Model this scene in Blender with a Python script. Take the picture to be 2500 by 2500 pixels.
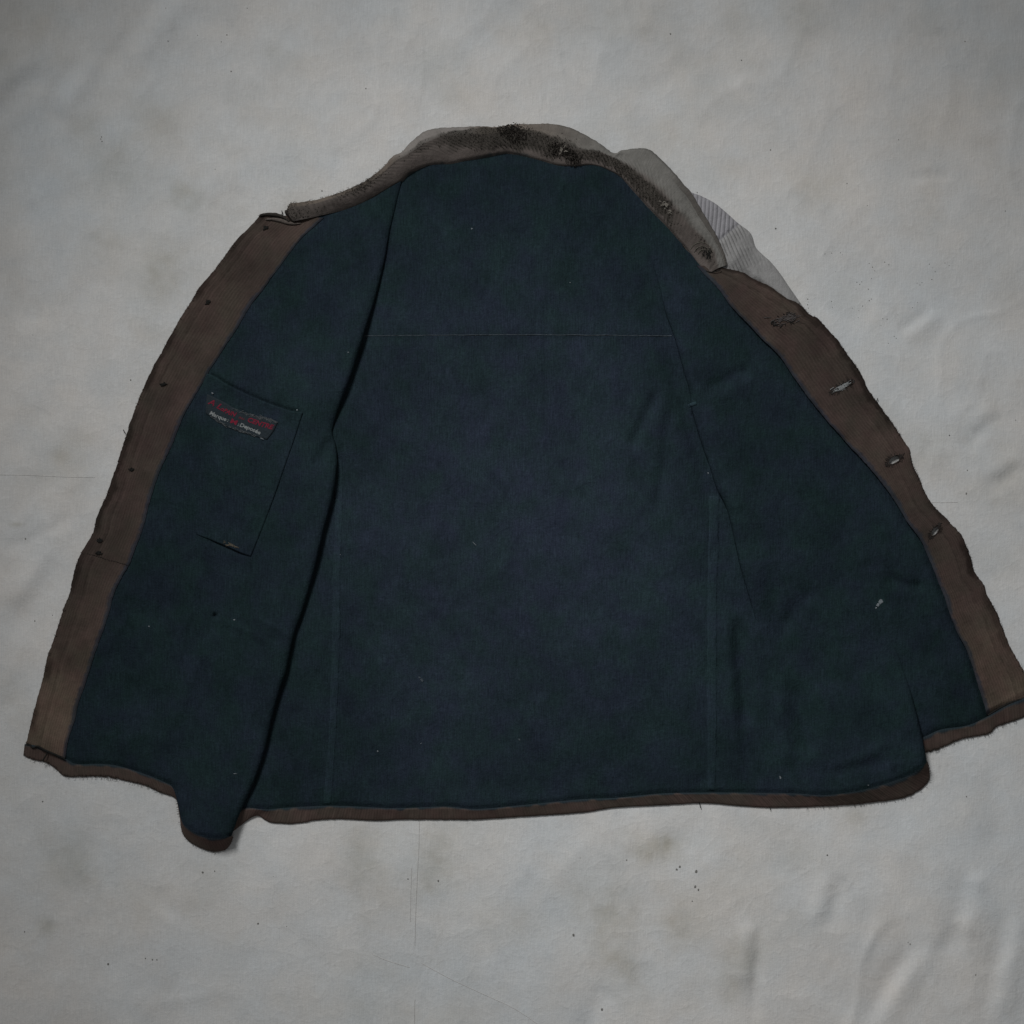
import bpy, math, random
import numpy as np
from mathutils import Vector

# ------------------------------------------------------------------ scene, camera, light
for o in list(bpy.data.objects):
    bpy.data.objects.remove(o, do_unlink=True)
scene = bpy.context.scene
COL = scene.collection
rng = np.random.default_rng(7)
random.seed(7)

H = 2.0            # camera height above the ground cloth (m)
S = 0.0006         # metres per traced unit on the ground (2500 units = 1.5 m)

cam_d = bpy.data.cameras.new("camera")
cam = bpy.data.objects.new("camera", cam_d)
COL.objects.link(cam)
cam.location = (0, 0, H)
cam.rotation_euler = (0, 0, 0)
cam_d.sensor_width = 36.0
cam_d.lens = 36.0 * H / 1.5
cam_d.clip_start = 0.05
cam_d.clip_end = 50
scene.camera = cam

world = bpy.data.worlds.new("World")
scene.world = world
world.use_nodes = True
bg = world.node_tree.nodes["Background"]
bg.inputs[0].default_value = (0.98, 0.99, 1.0, 1)
bg.inputs[1].default_value = 0.13

def area_lamp(name, loc, target, size, power, color):
    d = bpy.data.lights.new(name, 'AREA')
    d.shape = 'RECTANGLE'
    d.size, d.size_y = size
    d.energy = power
    d.color = color
    o = bpy.data.objects.new(name, d)
    COL.objects.link(o)
    o.location = loc
    o.rotation_euler = (Vector(target) - Vector(loc)).to_track_quat('-Z', 'Y').to_euler()
    return o

# one soft lamp beyond the collar end, shining down the jacket
lamp = area_lamp("softbox", (-0.8, 1.9, 2.1), (0.33, -0.58, 0), (0.7, 0.7), 8.5, (1.0, 1.0, 1.0))
lamp.data.spread = math.radians(58)

vs = scene.view_settings
vs.view_transform = 'Standard'
vs.look = 'None'
vs.exposure = 0.0
vs.gamma = 1.0
vs.use_curve_mapping = False
scene.render.resolution_x = 1024
scene.render.resolution_y = 1024

# ------------------------------------------------------------------ helpers
def smooth(a, b, x):
    t = np.clip((np.asarray(x, float) - a) / (b - a), 0, 1)
    return t * t * (3 - 2 * t)

_perm = np.random.default_rng(11).random((256, 256))
def noise(x, y, scale, seed=0):
    """smooth value noise in -1..1, feature size = scale"""
    x = np.asarray(x, float) / scale + seed * 17.31
    y = np.asarray(y, float) / scale + seed * 5.77
    xi = np.floor(x).astype(int); yi = np.floor(y).astype(int)
    fx = x - xi; fy = y - yi
    fx = fx * fx * fx * (fx * (fx * 6 - 15) + 10); fy = fy * fy * fy * (fy * (fy * 6 - 15) + 10)
    a = _perm[xi % 256, yi % 256]; b = _perm[(xi + 1) % 256, yi % 256]
    c = _perm[xi % 256, (yi + 1) % 256]; d = _perm[(xi + 1) % 256, (yi + 1) % 256]
    return 2 * ((a * (1 - fx) + b * fx) * (1 - fy) + (c * (1 - fx) + d * fx) * fy) - 1

def fbm(x, y, scale, seed=0, octv=4):
    r = 0; amp = 1; tot = 0
    for k in range(octv):
        r = r + amp * noise(x, y, scale / 2 ** k, seed + 3 * k); tot += amp; amp *= 0.55
    return r / tot

def catmull(pts, sub=8):
    p = np.asarray(pts, float)
    p = np.vstack([2 * p[0] - p[1], p, 2 * p[-1] - p[-2]])
    out = []
    t = np.linspace(0, 1, sub, endpoint=False)[:, None]
    for i in range(1, len(p) - 2):
        a, b, c, d = p[i - 1], p[i], p[i + 1], p[i + 2]
        out.append(0.5 * (2 * b + (c - a) * t + (2 * a - 5 * b + 4 * c - d) * t ** 2 + (3 * b - a - 3 * c + d) * t ** 3))
    out.append(p[-2][None])
    return np.vstack(out)

def at(pts, ts, sm=True):
    """points at arc-length fractions ts of a traced line"""
    q = catmull(pts) if sm else np.asarray(pts, float)
    L = np.concatenate([[0], np.cumsum(np.hypot(*np.diff(q, axis=0).T))])
    L /= L[-1]
    return np.stack([np.interp(ts, L, q[:, 0]), np.interp(ts, L, q[:, 1])], -1)

def pl_dist(X, Y, poly):
    """distance to a line, arc fraction of the nearest point"""
    q = np.asarray(poly, float)
    seg = np.hypot(*np.diff(q, axis=0).T); cum = np.concatenate([[0], np.cumsum(seg)]); tot = cum[-1]
    best = np.full(np.shape(X), 1e9); bt = np.zeros(np.shape(X))
    for i in range(len(q) - 1):
        ax, ay = q[i]; dx, dy = q[i + 1] - q[i]
        l2 = dx * dx + dy * dy + 1e-9
        t = np.clip(((X - ax) * dx + (Y - ay) * dy) / l2, 0, 1)
        d = np.hypot(X - ax - t * dx, Y - ay - t * dy)
        m = d < best
        best = np.where(m, d, best); bt = np.where(m, (cum[i] + t * seg[i]) / tot, bt)
    return best, bt

def ridge(X, Y, poly, h, w, ends=0.25):
    X = np.asarray(X, float); Y = np.asarray(Y, float); q = np.asarray(poly, float); m = 3 * w
    sel = (X > q[:, 0].min() - m) & (X < q[:, 0].max() + m) & (Y > q[:, 1].min() - m) & (Y < q[:, 1].max() + m)
    out = np.zeros(X.shape)
    if not sel.any(): return out
    d, t = pl_dist(X[sel], Y[sel], q)
    f = smooth(0, ends, t) * smooth(0, ends, 1 - t) if ends else 1.0
    out[sel] = h * np.exp(-(d / w) ** 2) * f
    return out

def inside(X, Y, poly):
    q = np.asarray(poly, float); r = np.zeros(np.shape(X), bool)
    j = len(q) - 1
    for i in range(len(q)):
        xi, yi = q[i]; xj, yj = q[j]
        c = ((yi > Y) != (yj > Y)) & (X < (xj - xi) * (Y - yi) / (yj - yi + 1e-12) + xi)
        r ^= c; j = i
    return r

def W(X, Y, Z):
    """traced ground units + height in mm -> metres"""
    z = np.asarray(Z, float) / 1000.0
    f = 1 - z / H
    return np.stack([(np.asarray(X) - 1250) * S * f, (1250 - np.asarray(Y)) * S * f, z + 0 * f], -1)

def make_mesh(name, co, faces, mat, parent=None, col=None, cloth=None, smoothed=True):
    me = bpy.data.meshes.new(name)
    co = np.asarray(co, np.float32).reshape(-1, 3)
    faces = np.asarray(faces, np.int32)
    k = faces.shape[1]
    me.vertices.add(len(co)); me.vertices.foreach_set("co", co.ravel())
    me.loops.add(faces.size); me.loops.foreach_set("vertex_index", faces.ravel())
    me.polygons.add(len(faces))
    me.polygons.foreach_set("loop_start", np.arange(len(faces), dtype=np.int32) * k)
    me.polygons.foreach_set("loop_total", np.full(len(faces), k, np.int32))
    me.update(calc_edges=True)
    me.validate()
    if smoothed:
        me.polygons.foreach_set("use_smooth", np.ones(len(me.polygons), bool))
    if col is not None:
        a = me.attributes.new("Col", 'FLOAT_COLOR', 'POINT')
        c = np.ones((len(co), 4), np.float32); c[:, :3] = np.asarray(col, np.float32).reshape(-1, 3)
        a.data.foreach_set("color", c.ravel())
    if cloth is not None:
        a = me.attributes.new("cloth", 'FLOAT_VECTOR', 'POINT')
        v = np.zeros((len(co), 3), np.float32); v[:, :2] = np.asarray(cloth, np.float32).reshape(-1, 2)
        a.data.foreach_set("vector", v.ravel())
    if mat: me.materials.append(mat)
    o = bpy.data.objects.new(name, me)
    COL.objects.link(o)
    if parent: o.parent = parent
    return o

def grid_faces(nr, nc, keep=None):
    i = np.arange(nr - 1)[:, None]; j = np.arange(nc - 1)[None, :]
    a = i * nc + j
    f = np.stack([a, a + nc, a + nc + 1, a + 1], -1)      # rows go down the picture, columns right: normals up
    if keep is not None: f = f[keep]
    return f.reshape(-1, 4)

def coons(T, B, L, R, u, v):
    t = at(T, u)[None]; b = at(B, u)[None]; l = at(L, v)[:, None]; r = at(R, v)[:, None]
    uu = u[None, :, None]; vv = v[:, None, None]
    c00, c10, c01, c11 = at(T, [0])[0], at(T, [1])[0], at(B, [0])[0], at(B, [1])[0]
    return ((1 - vv) * t + vv * b + (1 - uu) * l + uu * r
            - ((1 - uu) * (1 - vv) * c00 + uu * (1 - vv) * c10 + (1 - uu) * vv * c01 + uu * vv * c11))

def tag(o, label=None, cat=None, kind=None, group=None):
    if label: o["label"] = label
    if cat: o["category"] = cat
    if kind: o["kind"] = kind
    if group: o["group"] = group
    return o

# ------------------------------------------------------------------ materials
def cloth_mat(name, pitch=None, wale_dark=0.0, wale_bump=0.0, grain=0.12, grain_scale=900, bump=0.25,
              blotch=0.15, blotch_scale=9, tint=None, sheen=0.0, rough=0.95, axis=0, nap=0.0, crinkle=0.0):
    m = bpy.data.materials.new(name); m.use_nodes = True
    nt = m.node_tree; N = nt.nodes; Lk = nt.links
    bs = N["Principled BSDF"]
    bs.inputs["Roughness"].default_value = rough
    bs.inputs["Specular IOR Level"].default_value = 0.03
    bs.inputs["Sheen Weight"].default_value = sheen
    bs.inputs["Sheen Roughness"].default_value = 0.6
    col = N.new("ShaderNodeAttribute"); col.attribute_name = "Col"
    cl = N.new("ShaderNodeAttribute"); cl.attribute_name = "cloth"
    pos = N.new("ShaderNodeTexCoord")
    def math_(op, a, b=None):
        n = N.new("ShaderNodeMath"); n.operation = op
        for k, v in enumerate((a, b)):
            if v is None: continue
            if isinstance(v, (int, float)): n.inputs[k].default_value = v
            else: Lk.new(v, n.inputs[k])
        return n.outputs[0]
    def noise_(scale, det=3, rough_=0.6, vec=None):
        n = N.new("ShaderNodeTexNoise"); n.inputs["Scale"].default_value = scale
        n.inputs["Detail"].default_value = det; n.inputs["Roughness"].default_value = rough_
        Lk.new(vec if vec else pos.outputs["Object"], n.inputs["Vector"])
        return n
    n1 = noise_(grain_scale, 2, 0.7)
    n2 = noise_(blotch_scale, 5, 0.62)
    n3 = noise_(blotch_scale * 9, 4, 0.65)
    fac = math_('MULTIPLY_ADD', n1.outputs[0], 2 * grain); 
    fac.node.inputs[2].default_value = 1 - grain
    f2 = math_('MULTIPLY_ADD', n2.outputs[0], 2 * blotch); f2.node.inputs[2].default_value = 1 - blotch
    f3 = math_('MULTIPLY_ADD', n3.outputs[0], blotch); f3.node.inputs[2].default_value = 1 - blotch / 2
    fac = math_('MULTIPLY', fac, f2); fac = math_('MULTIPLY', fac, f3)
    height = math_('MULTIPLY', n1.outputs[0], 1.0)
    if nap:
        n4 = noise_(230, 3, 0.65)
        f4 = math_('MULTIPLY_ADD', n4.outputs[0], 2 * nap); f4.node.inputs[2].default_value = 1 - nap
        fac = math_('MULTIPLY', fac, f4)
        height = math_('ADD', height, math_('MULTIPLY', n4.outputs[0], 2.5))
    if crinkle:
        for sc, wt in ((13, 1.0), (31, 0.55)):
            n5 = noise_(sc, 3, 0.5)
            a_ = math_('ABSOLUTE', math_('SUBTRACT', n5.outputs[0], 0.5))
            a_ = math_('SUBTRACT', 1.0, math_('MULTIPLY', a_, 9.0)); a_ = math_('MAXIMUM', a_, 0.0)
            height = math_('ADD', height, math_('MULTIPLY', math_('POWER', a_, 2.0), crinkle * wt))
    # streaks along the thread direction
    sep = N.new("ShaderNodeSeparateXYZ"); Lk.new(cl.outputs["Vector"], sep.inputs[0])
    mp = N.new("ShaderNodeMapping"); Lk.new(cl.outputs["Vector"], mp.inputs[0])
    mp.inputs["Scale"].default_value = (700, 45, 1) if axis == 0 else (45, 700, 1)
    st = noise_(1.0, 2, 0.6, mp.outputs[0])
    fs = math_('MULTIPLY_ADD', st.outputs[0], 2 * grain); fs.node.inputs[2].default_value = 1 - grain
    fac = math_('MULTIPLY', fac, fs)
    height = math_('ADD', height, math_('MULTIPLY', st.outputs[0], 1.2))
    if pitch:
        w = noise_(28, 2)
        x = math_('MULTIPLY', sep.outputs[axis], 2 * math.pi / pitch)
        x = math_('ADD', x, math_('MULTIPLY', w.outputs[0], 5.0))
        s = math_('SINE', x)
        s = math_('MULTIPLY_ADD', s, 0.5); s.node.inputs[2].default_value = 0.5
        brk = noise_(40, 3)
        amt = math_('MULTIPLY', brk.outputs[0], 2 * wale_dark)
        dark = math_('SUBTRACT', 1.0, math_('MULTIPLY', amt, math_('SUBTRACT', 1.0, s)))
        fac = math_('MULTIPLY', fac, dark)
        height = math_('ADD', height, math_('MULTIPLY', s, wale_bump))
    mix = N.new("ShaderNodeVectorMath"); mix.operation = 'SCALE'
    base = col.outputs["Color"]
    if tint:
        nt_ = noise_(blotch_scale * 1.6, 4, 0.6)
        ramp = N.new("ShaderNodeValToRGB")
        ramp.color_ramp.elements[0].position = 0.36; ramp.color_ramp.elements[0].color = (*tint[0], 1)
        ramp.color_ramp.elements[1].position = 0.64; ramp.color_ramp.elements[1].color = (*tint[1], 1)
        Lk.new(nt_.outputs[0], ramp.inputs[0])
        vm = N.new("ShaderNodeVectorMath"); vm.operation = 'MULTIPLY'
        Lk.new(base, vm.inputs[0]); Lk.new(ramp.outputs[0], vm.inputs[1])
        base = vm.outputs[0]
    Lk.new(base, mix.inputs[0]); Lk.new(fac, mix.inputs["Scale"])
    Lk.new(mix.outputs[0], bs.inputs["Base Color"])
    bp = N.new("ShaderNodeBump"); bp.inputs["Strength"].default_value = bump
    bp.inputs["Distance"].default_value = 0.0006
    Lk.new(height, bp.inputs["Height"]); Lk.new(bp.outputs[0], bs.inputs["Normal"])
    return m

def plain_mat(name, rgb, var=0.25, scale=300, rough=0.9):
    m = bpy.data.materials.new(name); m.use_nodes = True
    N = m.node_tree.nodes; Lk = m.node_tree.links; bs = N["Principled BSDF"]
    bs.inputs["Roughness"].default_value = rough
    bs.inputs["Specular IOR Level"].default_value = 0.1
    n = N.new("ShaderNodeTexNoise"); n.inputs["Scale"].default_value = scale; n.inputs["Detail"].default_value = 3
    tc = N.new("ShaderNodeTexCoord"); Lk.new(tc.outputs["Object"], n.inputs["Vector"])
    r = N.new("ShaderNodeValToRGB")
    r.color_ramp.elements[0].position = 0.3; r.color_ramp.elements[1].position = 0.7
    r.color_ramp.elements[0].color = (*[c * (1 - var) for c in rgb], 1)
    r.color_ramp.elements[1].color = (*[min(1, c * (1 + var)) for c in rgb], 1)
    Lk.new(n.outputs[0], r.inputs[0]); Lk.new(r.outputs[0], bs.inputs["Base Color"])
    return m

LINING = (0.0205, 0.0310, 0.0410)
BROWN = (0.066, 0.051, 0.044)
M_ground = cloth_mat("undyed_canvas", grain=0.13, grain_scale=850, bump=0.30, blotch=0.085, blotch_scale=7, nap=0.045, crinkle=1.6,
                     tint=((0.975, 1.0, 1.012), (1.015, 1.0, 0.975)))
M_lining = cloth_mat("napped_dark_lining", pitch=0.0046, wale_dark=0.03, wale_bump=0.12, grain=0.50, grain_scale=480,
                     bump=0.6, blotch=0.15, blotch_scale=14, nap=0.27, crinkle=1.2, tint=((0.90, 1.05, 0.90), (1.05, 0.96, 1.08)), sheen=0.0)
M_cord = cloth_mat("worn_brown_corduroy", pitch=0.0038, wale_dark=0.15, wale_bump=0.7, grain=0.24, grain_scale=800,
                   bump=0.45, blotch=0.22, blotch_scale=16, nap=0.14, tint=((0.95, 1.0, 0.95), (1.07, 0.98, 1.0)))
M_hem = cloth_mat("brown_corduroy_hem", pitch=0.0042, wale_dark=0.11, wale_bump=0.6, grain=0.24, grain_scale=900,
                  bump=0.5, blotch=0.18, blotch_scale=14, tint=((0.95, 1.0, 0.95), (1.09, 0.97, 0.98)))
M_collar = cloth_mat("faded_collar_corduroy", nap=0.14, grain=0.2, grain_scale=900, bump=0.5, blotch=0.16, blotch_scale=20)
M_dark = plain_mat("dark_thread", (0.016, 0.016, 0.015))
M_holethread = plain_mat("worn_dark_thread", (0.03, 0.026, 0.024))
M_pile = plain_mat("dark_cord_pile", (0.034, 0.030, 0.026), 0.45, 500)
M_cord_plain = plain_mat("faded_brown_cord", (0.10, 0.085, 0.075), 0.35, 400)
M_brownthread = plain_mat("brown_thread", (0.055, 0.043, 0.037), 0.4, 500)
M_pale = plain_mat("pale_thread", (0.24, 0.25, 0.25), 0.45, 900)
M_fleck = plain_mat("white_paint_lint", (0.16, 0.18, 0.195), 0.5, 900)
M_seamthread = plain_mat("grey_thread", (0.052, 0.064, 0.074), 0.5, 250)
M_red = plain_mat("red_woven_thread", (0.165, 0.018, 0.035), 0.6, 1100)
M_white = plain_mat("white_woven_thread", (0.21, 0.225, 0.225), 0.45, 1100)
M_label = plain_mat("navy_woven_label", (0.022, 0.030, 0.036), 0.25, 600)
M_speck = plain_mat("dark_dirt", (0.17, 0.165, 0.155), 0.3, 300)
M_groundthread = plain_mat("canvas_seam_thread", (0.47, 0.46, 0.445), 0.15, 150)

# ------------------------------------------------------------------ traced lines of the jacket
# left front: outer edge of facing (top to bottom), inner edge of facing, free inner fold
LF_OUT = [(635,523),(620,543),(580,584),(542,633),(517,667),(489,698),(468,733),(437,782),(412,826),(390,869),(375,894),
          (356,935),(334,984),(316,1037),(304,1074),(288,1128),(276,1160),(259,1210),(238,1258),(228,1297),(205,1338),(190,1366),(178,1410),
          (170,1450),(158,1478),(135,1548),(116,1604),(102,1665),(88,1716),(75,1767),(63,1818)]
LF_IN = [(790,532),(747,571),(716,605),(685,649),(648,698),(611,748),(583,795),(555,838),(524,885),(499,928),(474,969),
         (449,1015),(425,1075),(400,1127),(383,1172),(365,1230),(350,1285),(326,1352),(317,1376),(298,1408),(279,1450),(261,1511),(238,1576),
         (224,1623),(210,1665),(191,1716),(182,1758),(168,1800),(160,1852)]
EL = [(982,440),(968,500),(952,563),(938,642),(919,721),(900,782),(877,856),(858,917),(835,978),(817,1032),(812,1058),(820,1085),
      (824,1120),(823,1145),(816,1201),(802,1257),(790,1300),(775,1365),(755,1440),(737,1500),(718,1553),(700,1637),(685,1683),(666,1753),(647,1832),
      (624,1902),(596,1963),(580,2000),(566,2040)]
HL_TOP = [(60,1817),(86,1820),(112,1830),(158,1851),(186,1865),(242,1865),(289,1870),(354,1890),(401,1909),(422,1923),(434,1960),
          (441,1995),(450,2014),(475,2033),(503,2044),(536,2047),(566,2040)]
HL_BOT = [(57,1844),(75,1853),(112,1862),(135,1876),(154,1893),(177,1897),(233,1896),(279,1900),(317,1909),(354,1918),(396,1937),
          (429,1951),(438,1990),(444,2030),(461,2054),(489,2070),(517,2079),(545,2077),(562,2062),(569,2044)]
# right front
RF_OUT = [(1758,650),(1813,664),(1842,680),(1881,696),(1913,716),(1953,741),(1975,765),(1999,780),(2034,818),(2062,855),(2093,898),
          (2107,923),(2117,945),(2142,982),(2164,1013),(2183,1038),(2211,1082),(2221,1100),(2228,1131),(2245,1169),(2260,1206),(2285,1240),
          (2326,1283),(2348,1309),(2366,1349),(2380,1396),(2402,1428),(2409,1450),(2431,1490),(2449,1537),(2467,1580),(2489,1620),
          (2504,1650),(2517,1699)]
RF_IN = [(1700,648),(1719,670),(1748,698),(1782,744),(1819,784),(1861,829),(1900,866),(1934,914),(1981,979),(2024,1032),(2074,1088),
         (2130,1150),(2167,1197),(2210,1266),(2250,1323),(2268,1363),(2290,1417),(2315,1486),(2337,1544),(2362,1591),(2384,1660),
         (2400,1712),(2412,1753)]
ER = [(1560,505),(1575,560),(1594,643),(1610,700),(1625,765),(1646,823),(1668,903),(1683,954),(1686,985),(1694,1022),(1715,1091),(1731,1135),
      (1748,1189),(1773,1240),(1788,1298),(1806,1381),(1830,1462),(1850,1530),(1870,1600),(1885,1700),(1890,1800)]
HR_TOP = [(2180,1818),(2250,1801),(2297,1781),(2362,1771),(2409,1750),(2453,1725),(2500,1704),(2522,1692)]
HR_BOT = [(2185,1850),(2261,1836),(2275,1834),(2297,1827),(2326,1812),(2362,1801),(2413,1792),(2427,1780),(2438,1772),(2467,1763),(2500,1751),(2526,1738)]
# back
NECK = [(900,470),(944,467),(980,446),(999,428),(1024,415),(1057,406),(1100,403),(1143,395),(1216,381),(1245,378),(1287,387),(1327,397),(1366,407),
        (1400,408),(1435,405),(1463,409),(1486,418),(1512,432),(1540,461),(1577,503),(1611,538),(1660,590)]
HB_TOP = [(540,1990),(575,1978),(606,1972),(649,1976),(686,1973),(748,1969),(811,1967),(873,1969),(966,1973),(1090,1969),(1165,1975),(1290,1964),
          (1423,1951),(1500,1948),(1617,1937),(1720,1935),(1808,1935),(1940,1937),(2019,1941),(2116,1926),(2204,1899),(2245,1878),(2263,1860)]
HB_BOT = [(540,2050),(570,2029),(604,2003),(621,1993),(634,1993),(649,2003),(665,2009),(702,2012),(742,2009),(767,2003),(829,2000),(919,2004),(985,2001),
          (1090,2001),(1165,2001),(1290,1993),(1423,1984),(1500,1972),(1617,1966),(1720,1961),(1808,1968),(1896,1972),(2028,1968),(2116,1961),
          (2204,1948),(2248,1928),(2268,1906),(2271,1886),(2265,1862)]
BK_L = [(900,470),(860,600),(800,800),(720,1000),(710,1150),(680,1350),(600,1600),(560,1800),(540,1990)]
BK_R = [(1660,590),(1720,800),(1800,1050),(1900,1290),(2030,1440),(2130,1500),(2184,1580),(2206,1640),(2224,1690),(2244,1765),(2254,1810),(2263,1860)]
cEL, cER, cBKR = catmull(EL, 3), catmull(ER, 3), catmull(BK_R, 4)
cHL, cHB, cHR = catmull(HL_TOP, 3), catmull(HB_TOP, 3), catmull(HR_TOP, 3)
cLFI, cRFI = catmull(LF_IN, 3), catmull(RF_IN, 3)
P_TOP = [(505,912),(522,918),(555,939),(597,960),(648,982),(706,1002),(739,1007)]
P_RIGHT = [(739,1007),(718,1072),(695,1138),(677,1190),(658,1242),(638,1294),(612,1358)]
P_BOT = [(372,1270),(440,1292),(500,1312),(526,1322),(559,1336),(590,1350),(612,1358)]
P_LEFT = [(505,912),(478,975),(448,1030),(425,1090),(400,1150),(383,1210),(372,1270)]

# ------------------------------------------------------------------ heights (mm)
def wrinkle(X, Y, seed):
    return 1.1 * noise(X, Y, 240, seed) + 1.3 * fbm(X, Y, 110, seed + 1, 3) + 0.30 * noise(X + 0.3 * Y, Y * 0.4, 26, seed + 2) + 0.8 * noise(X, 0.3 * Y, 60, seed + 3) \
        + 0.9 * (1 - np.abs(noise(X + 30 * fbm(X, Y, 200, seed, 2), 0.7 * Y - 0.5 * X, 130, seed + 4))) ** 6 * np.clip(0.3 + 1.5 * fbm(X, Y, 260, seed + 5, 2), 0, 1.4)

def roll(d, r, depth):
    """drop of a rounded fold within r units of its edge"""
    k = np.clip(d / r, 0, 1)
    return depth * (1 - np.sqrt(np.clip(1 - (1 - k) ** 2, 0, 1)))

def z_left(X, Y, grooves=True):
    d, t = pl_dist(X, Y, cEL)
    hv = 0.42 + 0.58 * smooth(560, 860, Y) * (1 - 0.8 * np.exp(-((Y - 1062) / 70) ** 2)) * (0.9 + 0.25 * noise(Y, 0 * Y, 150, 4))
    z = 7 + 17 * hv * np.exp(-(d / 140) ** 2) + wrinkle(X, Y, 1)
    z += 7 * np.exp(-(((X - 505) / 75) ** 2 + ((Y - 1985) / 90) ** 2))
    z += ridge(X, Y, [(519,1545),(480,1620),(440,1720),(415,1800)], 3.6, 20)
    z += ridge(X, Y, [(610,1505),(660,1525),(720,1560)], 2.0, 9)
    z += ridge(X, Y, [(530,1510),(590,1535),(640,1560),(680,1590)], 1.6, 9)
    z -= ridge(X, Y, [(560,1350),(600,1400),(640,1480)], 1.6, 26)
    z -= ridge(X, Y, [(300,1500),(380,1490),(470,1475)], 3.5, 34)
    z -= ridge(X, Y, [(470,1330),(500,1420),(515,1490)], 3.2, 26)
    z += ridge(X, Y, [(418,1925),(395,1860),(400,1780)], 3.0, 22)
    z -= ridge(X, Y, [(450,1960),(440,1880),(450,1800)], 2.5, 22)
    z -= ridge(X, Y, [(812,1062),(790,1100),(760,1150)], 3.5, 14)
    z += ridge(X, Y, [(250,1830),(330,1800),(420,1790)], 1.6, 22)
    if grooves:
        dh, th = pl_dist(X, Y, cHL)
        z -= 2.6 * np.exp(-(dh / 7) ** 2)
        z -= ridge(X, Y, catmull(P_TOP), 3.4, 5.0, 0.08)
        z -= ridge(X, Y, catmull(P_RIGHT), 0.4, 4.5, 0.03)
        z -= ridge(X, Y, [(505,1312),(540,1330),(575,1346),(612,1360)], 2.6, 6, 0.25)
        z -= 7.0 * np.exp(-(((X - 525) / 5.5) ** 2 + ((Y - 1503) / 5.0) ** 2))
        dl, _ = pl_dist(X, Y, cLFI)
        z -= 0.5 * np.exp(-(dl / 6) ** 2)
        z -= roll(d, 18, 3 + 7 * hv)
    return z

def z_back(X, Y, grooves=True):
    z = 10 + wrinkle(X, Y, 5) * 0.9
    z += 1.2 * smooth(826, 812, Y) * smooth(1680, 1600, X)
    z += 1.3 * np.exp(-((X - 1322) / 9) ** 2) * smooth(600, 700, Y) * smooth(1250, 950, Y)
    z -= ridge(X, Y, [(1612,940),(1580,1010),(1536,1105)], 5.5, 15)
    z -= ridge(X, Y, [(1640,960),(1630,1060),(1615,1170),(1600,1300)], 4.0, 15)
    z -= ridge(X, Y, [(1580,640),(1597,720),(1630,860),(1672,990),(1708,1120),(1746,1240),(1770,1340),(1800,1430)], 6.5, 30, 0.2)
    z -= ridge(X, Y, [(1300,620),(1330,760),(1328,960)], 2.6, 14)
    z -= ridge(X, Y, [(900,1050),(960,1110),(1020,1120)], 2.2, 20)
    z -= ridge(X, Y, [(1050,1080),(1040,1180),(1060,1300)], 2.4, 24)
    z -= ridge(X, Y, [(865,1450),(862,1650),(880,1830)], 3.2, 20)
    z -= ridge(X, Y, [(1005,1720),(1040,1800),(1075,1880)], 1.4, 20)
    z -= ridge(X, Y, [(1020,420),(1150,430),(1300,420)], 1.4, 16)
    z += ridge(X, Y, [(1000,470),(1010,620),(985,760)], 1.5, 22)
    de, te = pl_dist(X - 6, Y, cEL)
    z -= 3.4 * np.exp(-(de / 16) ** 2) * smooth(2000, 1900, Y) * smooth(430, 640, Y) * (1 - 0.7 * np.exp(-((Y - 1062) / 60) ** 2))
    # lower right: folds of the lobe
    lob = smooth(1540, 1720, Y) * smooth(1790, 2130, X)
    dR, tR = pl_dist(X, Y, cBKR)
    z += 9 * lob + 4 * np.exp(-(dR / 60) ** 2) * smooth(1600, 1720, Y)
    z -= ridge(X, Y, [(1800,1480),(1806,1600),(1816,1710),(1822,1800)], 7.5, 20)
    z += ridge(X, Y, [(1775,1450),(1780,1600),(1790,1750),(1800,1900)], 4.0, 16)
    z -= ridge(X, Y, [(1935,1640),(1955,1740),(1975,1860)], 8.0, 26)
    z -= ridge(X, Y, [(1870,1600),(1885,1700),(1880,1800)], 2.5, 18)
    z += ridge(X, Y, [(1895,1680),(1910,1780),(1925,1890)], 4.5, 18)
    z += ridge(X, Y, [(2010,1880),(2100,1850),(2190,1800)], 2.2, 14)
    z -= ridge(X, Y, [(1990,1890),(2100,1870),(2200,1850)], 1.6, 14)
    # the side panel slides under the right front and rises out of it again as the lobe
    Yp = Y - 0.12 * (X - 2000)
    hid = smooth(1660, 1760, X) * smooth(1560, 1480, Yp)
    z = z - 2.0 * hid
    K = smooth(1845, 1925, X) * smooth(1740, 1600, Yp)
    zr = z_right(X, Y, False) - 2.5 + 4.0 * smooth(1470, 1620, Yp)
    z = z * (1 - K) + zr * K
    if grooves:
        dh, th = pl_dist(X, Y, cHB)
        z -= 2.6 * np.exp(-(dh / 7) ** 2)
        z -= 3.0 * np.exp(-(((X - 1712) / 10) ** 2 + ((Y - 1905) / 16) ** 2))
        z -= roll(dR, 14, 7) * smooth(1640, 1740, Y)
    return z

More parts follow.
